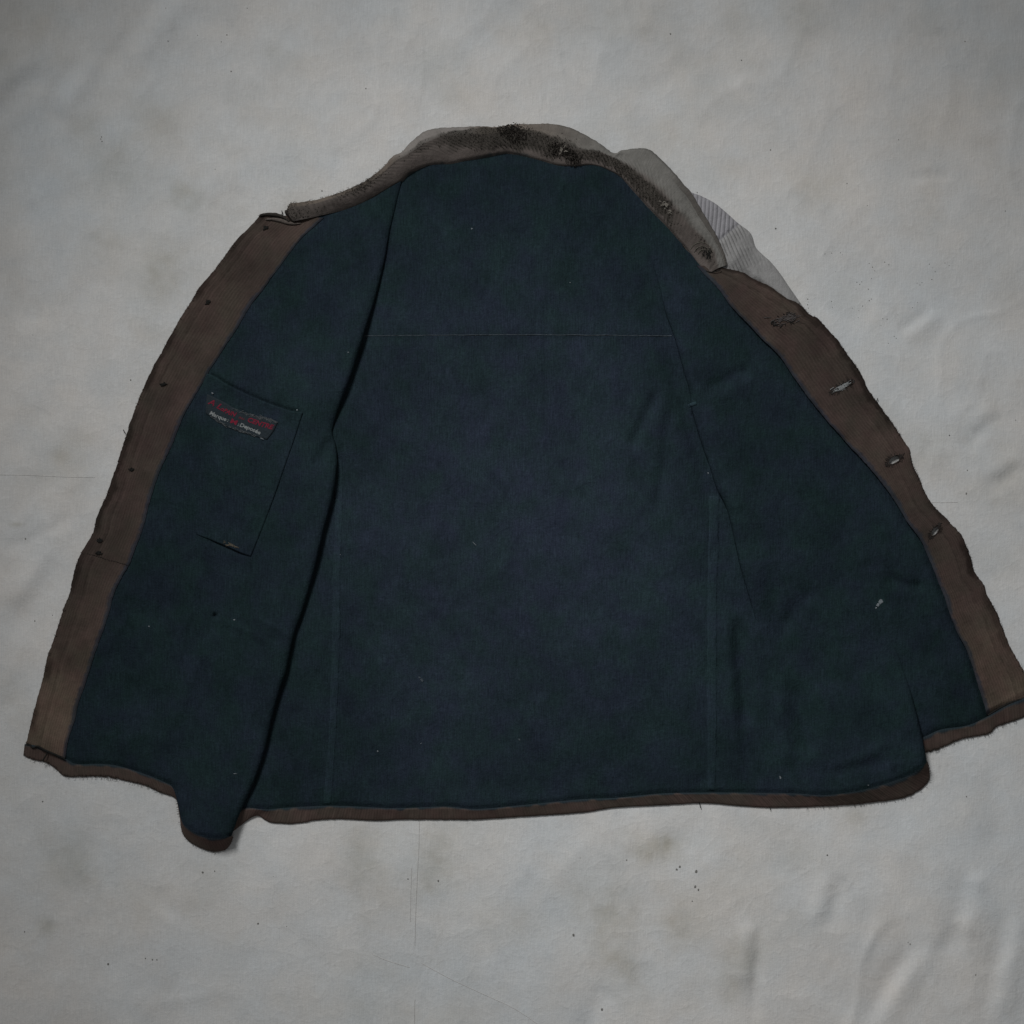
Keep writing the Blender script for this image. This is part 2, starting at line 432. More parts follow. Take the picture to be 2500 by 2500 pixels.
def z_right(X, Y, grooves=True):
    d, t = pl_dist(X, Y, cER)
    up = smooth(1600, 1440, Y - 0.12 * (X - 2000))
    z = 9.5 + wrinkle(X, Y, 9) + 13 * np.exp(-(d / 120) ** 2) * smooth(1570, 1360, Y) * smooth(520, 900, Y)
    z -= ridge(X, Y, [(1858,1380),(1890,1470),(1912,1535),(1930,1580)], 6.0, 24, 0.3)
    z -= ridge(X, Y, [(1990,1430),(1940,1490),(1915,1545)], 5.0, 22)
    z -= ridge(X, Y, [(2150,1400),(2210,1428),(2270,1436)], 4.5, 14)
    z -= ridge(X, Y, [(2100,1375),(2150,1385),(2200,1395)], 1.8, 18)
    z += ridge(X, Y, [(1730,985),(1800,945),(1860,920)], 1.5, 18)
    z -= ridge(X, Y, [(1715,958),(1790,915),(1850,895)], 3.2, 16)
    z -= ridge(X, Y, [(1800,1290),(1870,1320),(1940,1310)], 1.8, 24)
    z += ridge(X, Y, [(1760,1180),(1790,1230),(1815,1250)], 2.4, 14)
    z -= ridge(X, Y, [(1880,1420),(2000,1440),(2100,1410)], 2.2, 26)
    z -= ridge(X, Y, [(2250,1590),(2290,1600),(2330,1590)], 1.6, 16)
    if grooves:
        dh, th = pl_dist(X, Y, cHR)
        z -= 2.2 * np.exp(-(dh / 7) ** 2)
        dr, _ = pl_dist(X, Y, cRFI)
        z -= 4.4 * np.exp(-(dr / 9) ** 2) * smooth(700, 800, Y)
        z -= roll(d, 42, 12.5) * smooth(1570, 1380, Y) * smooth(560, 900, Y)
    return z

# ------------------------------------------------------------------ ground cloth
JACKET = LF_OUT + HL_BOT[1:-1] + HB_BOT[1:-1] + HR_BOT[2:] + RF_OUT[::-1][:-6] + [(1836,576),(1773,519),(1691,471),(1640,415),(1574,362),
          (1500,374),(1378,308),(1250,300),(1100,311),(1031,324),(959,382),(854,460),(727,496)]
def ground():
    n = 560
    g = np.linspace(-1, 1, n)
    g = np.sign(g) * (0.55 * np.abs(g) + 0.45 * np.abs(g) ** 3) * 2700     # finer towards the middle
    X, Y = np.meshgrid(1250 + g, 1250 + g)
    d, _ = pl_dist(X, Y, JACKET + [JACKET[0]])
    d = np.where(inside(X, Y, JACKET), -d, d)
    k = smooth(-10, 130, d)
    z = 1.5 * fbm(X, Y, 420, 21, 3) + 0.7 * fbm(X, Y, 130, 25, 3)
    def R(p, h, w, e=0.25): return ridge(X, Y, p, h, w, e)
    folds = [([(430,-60),(357,41),(311,104),(259,155),(223,192)], -6, 24), ([(470,-40),(395,45),(345,115),(290,175)], 7, 30),
             ([(207,124),(171,186),(135,223),(124,269),(129,336)], -5, 16), ([(240,120),(205,190),(165,235),(155,300)], 5, 22),
             ([(129,155),(52,217),(0,269),(-60,320)], -4, 20), ([(90,120),(20,180),(-60,230)], 5, 26),
             ([(180,1330),(130,1400),(60,1500),(10,1580)], -5, 24), ([(150,1320),(90,1400),(20,1490)], 5, 26),
             ([(210,1240),(120,1300),(0,1345)], -2.5, 14), ([(215,1270),(180,1300),(90,1320)], 2, 12),
             ([(100,1600),(60,1680),(20,1760)], -4, 26), ([(2285,743),(2240,780),(2190,815)], -3.5, 12), ([(2300,755),(2250,795),(2200,830)], 3, 16),
             ([(2280,1078),(2262,1110),(2238,1147)], -3.5, 11), ([(2300,1080),(2280,1120),(2255,1160)], 3, 15),
             ([(2460,1010),(2420,1030),(2390,1060),(2350,1110)], -3.0, 14), ([(2500,1130),(2450,1170),(2400,1190)], -3, 16),
             ([(2440,1000),(2400,1015),(2370,1050)], 3.0, 18), ([(2500,1100),(2450,1140),(2400,1165)], 3, 18),
             ([(2405,1850),(2440,1990),(2420,2100)], -3, 24), ([(2475,1480),(2490,1580),(2530,1700)], -4, 18), ([(2460,1470),(2470,1520),(2480,1560)], 4, 12),
             ([(2235,2290),(2210,2340),(2143,2437),(2120,2520)], -5, 20), ([(2260,2300),(2235,2360),(2180,2440),(2150,2520)], 5, 24),
             ([(2355,2120),(2350,2223),(2324,2290),(2300,2360)], -5, 22), ([(2380,2120),(2375,2223),(2350,2300)], 5, 24),
             ([(2460,2200),(2450,2300),(2415,2437),(2400,2520)], -5, 22), ([(2485,2200),(2478,2300),(2445,2437),(2430,2520)], 5, 24),
             ([(2050,2130),(2035,2200),(2010,2280)], -4, 18), ([(2030,2130),(2010,2200),(1990,2270)], 4, 22),
             ([(1858,2230),(1850,2300),(1840,2400),(1838,2520)], -4, 14), ([(1835,2240),(1825,2320),(1815,2420)], 4, 20),
             ([(1480,2400),(1450,2470),(1420,2540)], -3, 18), ([(640,2180),(700,2260),(760,2330),(850,2410)], -2, 30),
             ([(390,2160),(400,2210),(440,2240)], -2.5, 14), ([(1130,2500),(1060,2530),(980,2560)], 4, 40),
             ([(1760,2000),(1680,2040),(1590,2060)], -2, 26), ([(1700,150),(1600,210),(1560,250)], -2, 20),
             ([(2330,432),(2280,428),(2210,440)], -2.5, 10), ([(2110,40),(1990,100),(1900,160)], -2, 40),
             ([(0,620),(60,700),(70,820)], -3, 30), ([(130,980),(60,1040),(30,1130)], -3, 22), ([(2430,300),(2480,500),(2520,640)], -3, 60),
             ([(930,340),(860,380),(800,400)], -1.5, 20), ([(2420,1620),(2400,1760),(2470,1880)], 3, 40)]
    f = np.zeros_like(z)
    for p, h, w in folds:
        f += R(p, h * (0.8 if abs(p[-1][1] - p[0][1]) > 1.5 * abs(p[-1][0] - p[0][0]) else 0.75), w * 1.3)
    for sc, am, sd in ((170, 2.0, 71), (90, 1.2, 75), (45, 0.5, 79)):
        wx = X + 0.5 * sc * fbm(X, Y, 2 * sc, sd + 1, 2); wy = 0.6 * Y + 0.4 * X + 0.5 * sc * fbm(X, Y, 2 * sc, sd + 2, 2)
        f += am * (1 - np.abs(noise(wx, wy, sc, sd))) ** 5 * np.clip(0.4 + 1.2 * fbm(X, Y, 400, sd + 3, 2), 0, 1.3)
    far = smooth(1200, 1700, np.maximum(abs(X - 1250), abs(Y - 1250)))
    f += 6 * far * fbm(X + 0.6 * Y, Y, 330, 31, 3)
    z = (z + f) * k * 1.0
    z = z - 1.0 * (1 - k)
    base = np.array((0.585, 0.584, 0.578))
    c = np.ones(X.shape + (3,)) * base
    stain_shadow = np.zeros_like(z)
    for (x, y, rx, ry, a) in [(893,2110,62,85,.8),(1067,2113,75,95,.8),(175,2113,70,60,.6),(116,2262,26,22,1.0),(1593,2078,66,38,1.2),(1640,2055,50,20,.7),
                              (1489,2240,75,85,.8),(1509,2350,45,45,.9),(1664,2243,50,50,.7),(1806,2333,42,42,1.0),(1780,2410,34,36,1.0),(1962,2088,50,45,.5),
                              (383,290,55,45,.7),(259,414,70,65,.6),(445,476,50,30,.5),(668,129,25,45,.5),(207,310,40,34,.6),(1963,37,60,60,.6),
                              (2000,455,75,50,.6),(402,649,70,60,.6),(378,698,50,50,.5),(449,487,45,35,.5),(240,600,45,50,.5),(1430,2180,70,70,.4),
                              (340,2200,90,70,.4),(2250,330,80,90,.3),(60,60,120,90,.5),(150,1115,22,18,.6),(38,1280,13,6,1.6),(1560,2440,40,60,.5),
                              (2085,1990,26,26,.9),(560,520,60,40,.3),(1440,40,90,60,.3),(2230,1270,20,14,.4),(1300,80,70,40,.3),(850,2470,140,40,.35)]:  # includes the shadow below the right hem, painted in with the stains
        q = ((X - x) / rx) ** 2 + ((Y - y) / ry) ** 2
        stain_shadow += a * np.exp(-q * (1 + 0.7 * fbm(X, Y, 45, int(x) % 37, 3))) * (0.85 + 0.5 * fbm(X, Y, 28, 41, 2))
    stain_shadow = np.clip(1.05 * stain_shadow + 0.45 * np.clip(fbm(X, Y, 190, 91, 4) - 0.12, 0, 1) * 1.8, 0, 1.7)[..., None]
    c = c * (1 - stain_shadow * np.array((0.19, 0.205, 0.245)))
    cool = np.clip(fbm(X, Y, 520, 51, 4) * 1.6, -1, 1)[..., None]
    c = c * (1 + cool * np.array((-0.045, -0.02, 0.0)) + 0.05 * fbm(X, Y, 170, 55, 4)[..., None] + 0.045 * fbm(X, Y, 55, 57, 3)[..., None])
    w = W(X, Y, z)
    o = make_mesh("ground_cloth", w, grid_faces(n, n), M_ground, None, c, np.stack([X * S, Y * S], -1))
    tag(o, "pale grey stained canvas sheet spread flat under the jacket", None, "structure")
    return o
GROUND = ground()

# ------------------------------------------------------------------ the jacket
jacket = bpy.data.objects.new("jacket", None)
COL.objects.link(jacket)
jacket.location = (0, 0, 0)
tag(jacket, "dark work jacket laid open showing napped navy lining and worn brown corduroy facings", "jacket")

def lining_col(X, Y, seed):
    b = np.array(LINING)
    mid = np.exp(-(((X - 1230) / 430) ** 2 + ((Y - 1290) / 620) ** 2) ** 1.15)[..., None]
    # bluer nap mid-back, greener cloth outward; front panels' shade painted in as darker tone
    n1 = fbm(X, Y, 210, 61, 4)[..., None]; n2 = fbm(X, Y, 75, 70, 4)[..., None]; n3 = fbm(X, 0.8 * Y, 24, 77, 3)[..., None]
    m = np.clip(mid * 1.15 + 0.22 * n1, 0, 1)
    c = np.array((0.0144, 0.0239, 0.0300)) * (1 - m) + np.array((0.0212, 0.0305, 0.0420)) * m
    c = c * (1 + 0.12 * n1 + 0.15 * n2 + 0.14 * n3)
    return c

def under_rows(G, Z, C, n=5, r_units=9, drop=9, side='right'):
    """extend a free fold edge so that it curls back underneath"""
    edge = G[:, -1]; prev = G[:, -4]
    dirv = edge - prev
    tang = np.gradient(edge, axis=0); nrm = np.stack([tang[:, 1], -tang[:, 0]], -1)
    nrm /= np.linalg.norm(nrm, axis=1, keepdims=True) + 1e-9
    s = np.sign((nrm * dirv).sum(1, keepdims=True)); nrm *= s
    gs, zs, cs = [G], [Z], [C]
    for k in range(1, n + 1):
        a = k / n * math.pi / 2 
        g = edge - nrm * (r_units * (1 - math.cos(a)) * 1.6)
        gs.append(g[:, None]); zs.append((Z[:, -1] - drop * math.sin(a))[:, None]); cs.append(C[:, -1:])
    return np.concatenate(gs, 1), np.concatenate(zs, 1), np.concatenate(cs, 1)

def fold_params(n, width, fine_units=24, fine_n=12):
    a = np.linspace(0, 1 - fine_units / width, n, endpoint=False)
    b = 1 - fine_units / width * (1 - np.linspace(0, 1, fine_n)) ** 1.0
    return np.concatenate([a, b])

def ft(G): return G * S

# back panel
u = np.concatenate([np.linspace(0, 0.985, 300, endpoint=False), np.linspace(0.985, 1, 9)])
v = np.concatenate([np.linspace(0, 0.97, 270, endpoint=False), np.linspace(0.97, 1, 16)])
NECK_UNDER = [(x, y - 16) for x, y in NECK]
G = coons(NECK_UNDER, HB_TOP, [NECK_UNDER[0]] + BK_L[1:], [NECK_UNDER[-1]] + BK_R[1:], u, v)
Z = z_back(G[..., 0], G[..., 1])
dn, _ = pl_dist(G[..., 0], G[..., 1], catmull(NECK_UNDER, 3))
Z -= 2.5 * np.exp(-(dn / 22) ** 2)
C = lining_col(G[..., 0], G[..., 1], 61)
G2, Z2, C2 = under_rows(G, Z, C, drop=7)
back = make_mesh("back_panel", W(G2[..., 0], G2[..., 1], Z2), grid_faces(*G2.shape[:2]), M_lining, jacket, C2, ft(G2))

# left front panel (its outer edge runs a little way under the facing)
LF_UNDER = [(p[0] - 22, p[1] - 4) for p in LF_IN]
LFT = [LF_UNDER[0], (800,524), (854,508), (908,484), (944,462), (982,440)]
LFB = [LF_UNDER[-1]] + HL_TOP[4:-1] + [EL[-1]]
u = fold_params(170, 430); v = np.concatenate([np.linspace(0, 0.96, 360, endpoint=False), np.linspace(0.96, 1, 22)])
G = coons(LFT, LFB, LF_UNDER, EL, u, v)
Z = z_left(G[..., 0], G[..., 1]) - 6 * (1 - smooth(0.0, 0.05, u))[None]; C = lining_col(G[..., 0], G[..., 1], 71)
G2, Z2, C2 = under_rows(G, Z, C, drop=7)
front_l = make_mesh("front_panel", W(G2[..., 0], G2[..., 1], Z2), grid_faces(*G2.shape[:2]), M_lining, jacket, C2, ft(G2))
tag(front_l, "front lining panel with the inside pocket and woven label")

# right front panel: built from the facing side towards its free fold
RF_UNDER = [(p[0] + 22, p[1] - 4) for p in RF_IN[:-1]] + [(2436,1752)]
RFT = [RF_UNDER[0], (1674,609), (1640,569), (1611,538), (1577,503), ER[0]]
RFB = [(2436,1752), (2411,1766), (2362,1781), (2297,1792), (2250,1811), (2150,1812), (2020,1812), ER[-1]]
u = fold_params(190, 420); v = np.concatenate([np.linspace(0, 0.97, 330, endpoint=False), np.linspace(0.97, 1, 16)])
G = coons(RFT, RFB, RF_UNDER, ER, u, v)
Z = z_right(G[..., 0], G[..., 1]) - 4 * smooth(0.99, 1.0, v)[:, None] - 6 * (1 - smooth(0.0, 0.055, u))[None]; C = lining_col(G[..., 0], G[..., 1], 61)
Z -= 6 * smooth(1640, 1740, G[..., 1] - 0.12 * (G[..., 0] - 2000)) * smooth(2190, 2110, G[..., 0])
Z = np.maximum(Z, 1.0)
G2, Z2, C2 = under_rows(G, Z, C, drop=3.5)
G2, Z2, C2 = G2[:, ::-1], Z2[:, ::-1], C2[:, ::-1]
front_r = make_mesh("front_panel", W(G2[..., 0], G2[..., 1], Z2), grid_faces(*G2.shape[:2]), M_lining, jacket, C2, ft(G2))
tag(front_r, "front lining panel beside the buttonholes with a white paint mark")

# ------------------------------------------------------------------ facings
def facing(OUT, IN, zfun, n, name, label, holes=(), outer_dark=0.16, seed=0, rag=2.0):
    v = np.linspace(0, 1, n)
    t = np.concatenate([np.linspace(0, 0.2, 12, endpoint=False), np.linspace(0.2, 0.9, 34, endpoint=False), np.linspace(0.9, 1, 9)])
    A = at(OUT, v); B = at(IN, v)
    # ragged outer edge
    dirv = (A - B) / np.linalg.norm(A - B, axis=1, keepdims=True)
    arc = np.cumsum(np.concatenate([[0], np.hypot(*np.diff(A, axis=0).T)]))
    A = A + dirv * (rag * noise(arc, 0 * arc, 5, seed) + rag * noise(arc, 0 * arc, 23, seed + 1))[:, None]
    arcb = np.cumsum(np.concatenate([[0], np.hypot(*np.diff(B, axis=0).T)]))
    B = B - dirv * (0.7 * noise(arcb, 0 * arcb, 6, seed + 2) + 1.0 * noise(arcb, 0 * arcb, 40, seed + 3))[:, None]
    G = A[:, None] * (1 - t)[None, :, None] + B[:, None] * t[None, :, None]
    X, Y = G[..., 0], G[..., 1]
    width = np.linalg.norm(A - B, axis=1)[:, None]
    du = t[None] * width                              # distance from the outer edge
    di = (1 - t)[None] * width
    Z = zfun(X, Y, False) + (2.0 if OUT is RF_OUT else 1.0)
    Z = Z * (0.42 + 0.58 * np.maximum(smooth(0.55, 1.0, t)[None], smooth(900, 760, Y) * (OUT is RF_OUT)))
    Z = Z * (1 - 0.7 * smooth(0.984, 1, v) * (OUT is RF_OUT))[:, None]
    edge = np.clip(du / 26, 0, 1)
    Z = 0.8 + (Z - 0.8) * np.sqrt(1 - (1 - edge) ** 2)
    Z -= 0.5 * (1 + noise(arc[:, None] + 0 * du, 0 * du, 60, seed + 12)) * np.exp(-((du - 34) / 3.5) ** 2)        # line of top stitching
    Z += 0.5 * fbm(X, Y, 40, seed + 4, 3)
    Z -= 0.8 * np.exp(-(di / 3) ** 2)
    # colour: worn brown, dark unworn pile along the outer edge, frayed blue selvage at the inner one
    n1 = fbm(X, Y, 120, seed + 5, 4)[..., None]; n2 = fbm(X, Y, 30, seed + 6, 3)[..., None]
    c = np.array(BROWN) * (1 + 0.26 * n1 * np.array((1.1, 1.0, 0.9)) + 0.16 * n2)
    c = c * (1 + 0.60 * smooth(1350, 1800, Y)[..., None] * np.array((1.0, 0.95, 0.75)))
    hi = 1 - smooth(620, 900, Y)[..., None]
    pile = smooth(20, 9, du + 10 * fbm(X, Y, 34, seed + 7, 3)) * smooth(-0.35, 0.15, fbm(X, Y, 110, seed + 8, 2) + outer_dark)
    c = c * (1 - 0.50 * pile[..., None])
    stl = np.exp(-((du - 34) / 3.0) ** 2) * (0.5 + 0.5 * noise(arc[:, None] + 0 * du, 0 * du, 8, seed + 9))
    c = c * (1 + 0.10 * np.exp(-((du - 40) / 5) ** 2)[..., None]) * (1 - 0.30 * stl[..., None])
    sel = 0.85 * smooth(13, 3, di + 2.5 * noise(X, Y, 6, seed + 10) + 3 * noise(X, Y, 40, seed + 11))[..., None]
    c = c * (1 - sel) + sel * np.array((0.030, 0.037, 0.049)) * (1 + 0.3 * n2)
    # skirts so that both edges have a thickness
    Gs = np.concatenate([G[:, :1], G, G[:, -1:]], 1)
    Zs = np.concatenate([np.full_like(Z[:, :1], -0.5), Z, Z[:, -1:] - (3.4 if OUT is RF_OUT else 1.8)], 1)
    Cs = np.concatenate([c[:, :1], c, c[:, -1:]], 1)
    Gs[:, -1] -= 0  # the inner skirt drops straight down
    nr, nc = Gs.shape[:2]
    keep = np.ones((nr - 1, nc - 1), bool)
    cx = (Gs[:-1, :-1] + Gs[1:, 1:]) / 2
    for (hx, hy, a, rl, rw) in holes:
        ca, sa = math.cos(a), math.sin(a)
        p = (cx[..., 0] - hx) * ca + (cx[..., 1] - hy) * sa
        q = -(cx[..., 0] - hx) * sa + (cx[..., 1] - hy) * ca
        keep &= ~((p / rl) ** 2 + (q / rw) ** 2 < 1)
    cloth = np.stack([(t * 1.0)[None] * 112 * S + 0 * X, arc[:, None] * S + 0 * X], -1)
    cloth = np.concatenate([cloth[:, :1], cloth, cloth[:, -1:]], 1)
    if OUT[0][0] < IN[0][0] and OUT is LF_OUT:
        f = grid_faces(nr, nc, keep)
    else:
        f = grid_faces(nr, nc, keep)[:, ::-1]
    o = make_mesh(name, W(Gs[..., 0], Gs[..., 1], Zs), f, M_cord, jacket, Cs, cloth)
    tag(o, label)
    return o

def on_facing(OUT, IN, zfun):
    co, ci = catmull(OUT, 3), catmull(IN, 3)
    def f(X, Y, g=False):
        do, _ = pl_dist(X, Y, co); di, _ = pl_dist(X, Y, ci); t = do / (do + di + 1e-6)
        Z = (zfun(X, Y, False) + 2.0) * (0.42 + 0.58 * np.maximum(smooth(0.55, 1.0, t), smooth(900, 760, Y) * (OUT is RF_OUT)))
        return 0.8 + (Z - 0.8) * np.sqrt(1 - (1 - np.clip(do / 26, 0, 1)) ** 2)
    return f
zf_l = on_facing(LF_OUT, LF_IN, z_left); zf_r = on_facing(RF_OUT, RF_IN, z_right)
HOLES = [(2056,944,-0.50,24,4.6), (2183,1123,-0.52,15,7.0), (2283,1296,-0.95,13,5.6)]
fac_l = facing(LF_OUT, LF_IN, z_left, 620, "front_facing", "brown corduroy facing with dark button stitches", seed=101, outer_dark=0.05, rag=0.9)
fac_r = facing(RF_OUT, RF_IN, z_right, 760, "front_facing", "brown corduroy facing with worn buttonholes", HOLES, seed=131, outer_dark=0.22, rag=1.0)

# ------------------------------------------------------------------ tubes and threads
def tubes(name, paths, radii, mat, parent, sides=5, kind=None):
    """paths: list of (n,3) world points; one joined mesh"""
    co, fa = [], []; base = 0
    for p, r in zip(paths, radii):
        p = np.asarray(p, float); n = len(p)
        t = np.gradient(p, axis=0); t /= np.linalg.norm(t, axis=1, keepdims=True) + 1e-12
        upv = np.array((0, 0, 1.0)); a = np.cross(t, upv); ln = np.linalg.norm(a, axis=1, keepdims=True)
        a = np.where(ln < 1e-3, np.array((1.0, 0, 0)), a / (ln + 1e-12)); b = np.cross(a, t)
        rr = np.broadcast_to(np.asarray(r, float), (n,))[:, None]
        for k in range(sides):
            th = 2 * math.pi * k / sides
            co.append(p + rr * (math.cos(th) * a + math.sin(th) * b))
        # vertices ordered side-major
        i = np.arange(n - 1)
        for k in range(sides):
            k2 = (k + 1) % sides
            fa.append(np.stack([base + k * n + i, base + k2 * n + i, base + k2 * n + i + 1, base + k * n + i + 1], -1))
        base += n * sides
    o = make_mesh(name, np.concatenate(co), np.concatenate(fa), mat, parent)
    if kind: o["kind"] = kind
    return o

def surf_path(pts, zfun, lift, n=None, sm=True):
    p = np.asarray(pts, float) if n is None else at(pts, np.linspace(0, 1, n), sm)
    return W(p[:, 0], p[:, 1], zfun(p[:, 0], p[:, 1]) + lift)

# buttonholes with stitched rims
def buttonhole(cx, cy, a, rl, rw, zfun, lift, parent, worn=0.0, seed=0):
    r = np.random.default_rng(seed)
    th = np.linspace(0, 2 * math.pi, 30)
    paths, rad = [], []
    ca, sa = math.cos(a), math.sin(a)
    p = np.cos(th) * (rl + 3); q = np.sin(th) * (rw + 1.6) + r.normal(0, .5, 30)
    q[-1] = q[0]
    X = cx + p * ca - q * sa; Y = cy + p * sa + q * ca
    paths.append(W(X, Y, zfun(X, Y, False) + lift + 0.5)); rad.append(0.0005)
    for k in range(30):                       # overcast stitches round the slit
        t = r.uniform(0, 2 * math.pi); f0, f1 = r.uniform(1.0, 1.1), r.uniform(1.15, 1.5)
        pp = np.array([math.cos(t) * (rl + 3) * f0, math.cos(t) * (rl + 6) * f1 ** .5]) + r.normal(0, .8, 2)
        qq = np.array([math.sin(t) * (rw + 2) * f0, math.sin(t) * (rw + 5) * f1]) + r.normal(0, .6, 2)
        X = cx + pp * ca - qq * sa; Y = cy + pp * sa + qq * ca
        paths.append(W(X, Y, zfun(X, Y, False) + lift + np.array([0.9, 0.6]))); rad.append(0.0003)
    for s in (-1, 1):                         # bar tacks
        for k in range(9):
            pp = s * (rl + 6) + r.normal(0, 4, 2); qq = np.array([-6, 6]) * r.uniform(.2, .8) + r.normal(0, 1, 2)
            X = cx + pp * ca - qq * sa; Y = cy + pp * sa + qq * ca
            paths.append(W(X, Y, zfun(X, Y, False) + lift + 0.7)); rad.append(0.0004)
    return tubes("buttonhole", paths, rad, M_holethread, parent, 5)

for i, (hx, hy, a, rl, rw) in enumerate(HOLES):
    buttonhole(hx, hy, a, rl, rw, zf_r, 0.2, fac_r, seed=5 + i)
    if i == 0:                                # pale threads bridging the worn slit
        r = np.random.default_rng(3); ps, rs = [], []
        for k in range(40):
            s0 = r.uniform(-26, 26); d = r.normal(0, 3.0)
            pts = np.array([[s0 - r.uniform(3, 9), d], [s0, d + r.normal(0, 1)], [s0 + r.uniform(3, 9), d + r.normal(0, 1.5)]])
            ca, sa = math.cos(a), math.sin(a)
            X = hx + pts[:, 0] * ca - pts[:, 1] * sa; Y = hy + pts[:, 0] * sa + pts[:, 1] * ca
            ps.append(W(X, Y, zf_r(X, Y) + r.uniform(0, .6))); rs.append(0.0005)
        o = tubes("loose_threads", ps, rs, M_pale, fac_r, 4, "stuff")
# topmost buttonhole, worn to a knot of grey threads
r = np.random.default_rng(9); ps, rs = [], []
for k in range(52):
    s0 = r.normal(0, 15); d = r.normal(0, 5)
    a = -0.25
    pts = np.array([[s0 - r.uniform(3, 10), d + r.normal(0, 2)], [s0, d], [s0 + r.uniform(3, 10), d + r.normal(0, 2)]])
    X = 1918 + pts[:, 0] * math.cos(a) - pts[:, 1] * math.sin(a); Y = 779 + pts[:, 0] * math.sin(a) + pts[:, 1] * math.cos(a)
    ps.append(W(X, Y, zf_r(X, Y) + 0.3 + r.uniform(0, .6))); rs.append(0.00045)
knot = tubes("buttonhole", ps, rs, plain_mat("grey_worn_thread", (0.085, 0.077, 0.075), .5, 700), fac_r, 4)
ps, rs = [], []
for k in range(26):
    t = r.uniform(0, 2 * math.pi)
    X = 1916 + np.array([26 * math.cos(t), 31 * math.cos(t)]) + r.normal(0, 3, 2); Y = 780 + np.array([11 * math.sin(t), 15 * math.sin(t)]) - 0.25 * (X - 1916) + r.normal(0, 2, 2)
    ps.append(W(X, Y, zf_r(X, Y) + 0.5)); rs.append(0.00055)
tubes("loose_threads", ps, rs, M_dark, fac_r, 4, "stuff")

# dark stitches where the buttons are sewn on, left facing
for i, (bx, by) in enumerate([(648,556),(508,737),(398,938),(322,1147),(243,1319),(241,1350)]):
    r = np.random.default_rng(40 + i); ps, rs = [], []
    for k in range(15):
        a = r.normal(-0.15, 0.5); l = r.uniform(2, 6); ox, oy = r.normal(0, 2.6), r.normal(0, 2.0)
        X = bx + ox + np.array([-l, 0, l]) * math.cos(a); Y = by + oy + np.array([-l, 0, l]) * math.sin(a)
        ps.append(W(X, Y, zf_l(X, Y) + 0.3 + np.array([0, 0.8, 0]))); rs.append(0.0007)
    tubes("button_stitch", ps, rs, M_dark, fac_l, 5)

# join seam across the left facing
ps = []
r = np.random.default_rng(77)
line = at([(212,1352),(235,1357),(262,1366),(290,1373),(316,1381)], np.linspace(0, 1, 60))
for k in range(0, 57, 3):
    p = line[k:k + 3] + r.normal(0, .5, (3, 2))
    ps.append(W(p[:, 0], p[:, 1], zf_l(p[:, 0], p[:, 1]) + 0.1))
tubes("facing_seam", ps, [0.0004] * len(ps), M_holethread, fac_l, 5)

# ------------------------------------------------------------------ hems
def hem(TOP, BOT, zfun, n, label, seed, rag=2.2, bottom=0.8, ragfun=None):
    s = np.linspace(0, 1, n); A = at(TOP, s); B = at(BOT, s)
    dirv = (B - A) / (np.linalg.norm(B - A, axis=1, keepdims=True) + 1e-9)
    arc = np.cumsum(np.concatenate([[0], np.hypot(*np.diff(B, axis=0).T)]))
    amp = rag * (0.35 + 0.65 * smooth(-0.2, 0.4, noise(arc, 0 * arc, 150, seed)))
    if ragfun is not None: amp = amp * ragfun(B)
    B = B + dirv * (amp * (noise(arc, 0 * arc, 4.2, seed + 1) + 0.8 * noise(arc, 0 * arc, 9, seed + 2) + 0.7 * noise(arc, 0 * arc, 30, seed + 3)))[:, None]
    t = np.linspace(0, 1, 16)
    G = A[:, None] * (1 - t)[None, :, None] + B[:, None] * t[None, :, None]
    zt = zfun(A[:, 0], A[:, 1], False)[:, None]
    Z = bottom + 2.2 * np.sqrt(1 - t[None] ** 8) + (zt - 2.6) * (1 - t[None]) ** 1.15
    Z = Z - 2.0 * np.exp(-(t[None] / 0.08) ** 2)
    X, Y = G[..., 0], G[..., 1]
    Z += 0.45 * noise(arc[:, None] + 0 * X, 0 * X, 8, seed + 4) * np.sin(math.pi * t)[None]
    n1 = fbm(X, Y, 130, seed + 5, 3)[..., None]; n2 = fbm(X, Y, 22, seed + 6, 3)[..., None]
    c = np.array((0.092, 0.070, 0.061)) * (1 + 0.16 * n1 + 0.18 * n2)
    sel = (smooth(0.24, 0.06, t[None] + 0.10 * noise(arc[:, None] + 0 * X, 0 * X, 18, seed + 7)))[..., None]
    c = c * (1 - sel) + sel * np.array((0.026, 0.038, 0.046))
    Gs = np.concatenate([G, G[:, -1:] - dirv[:, None] * 2], 1); Zs = np.concatenate([Z, np.full_like(Z[:, :1], -0.8)], 1)
    Cs = np.concatenate([c, c[:, -1:]], 1)
    cl = np.stack([arc[:, None] * S + 0 * Zs, np.concatenate([t, [1.05]])[None] * 0.02 + 0 * Zs], -1)
    o = make_mesh("hem_band", W(Gs[..., 0], Gs[..., 1], Zs), grid_faces(*Zs.shape), M_hem, jacket, Cs, cl)
    tag(o, label)
    return o
hem_b = hem(HB_TOP, HB_BOT, z_back, 900, "brown hem strip along the back and folded side", 201, 1.4, ragfun=lambda B: 0.5 + 0.9 * smooth(1950, 2120, B[:, 0]))
hem_l = hem(HL_TOP, HL_BOT, z_left, 420, "frayed brown hem strip below the label side front", 221, 1.9)
hem_r = hem(HR_TOP, HR_BOT, z_right, 220, "frayed brown hem strip below the buttonhole side front", 241, 2.0)

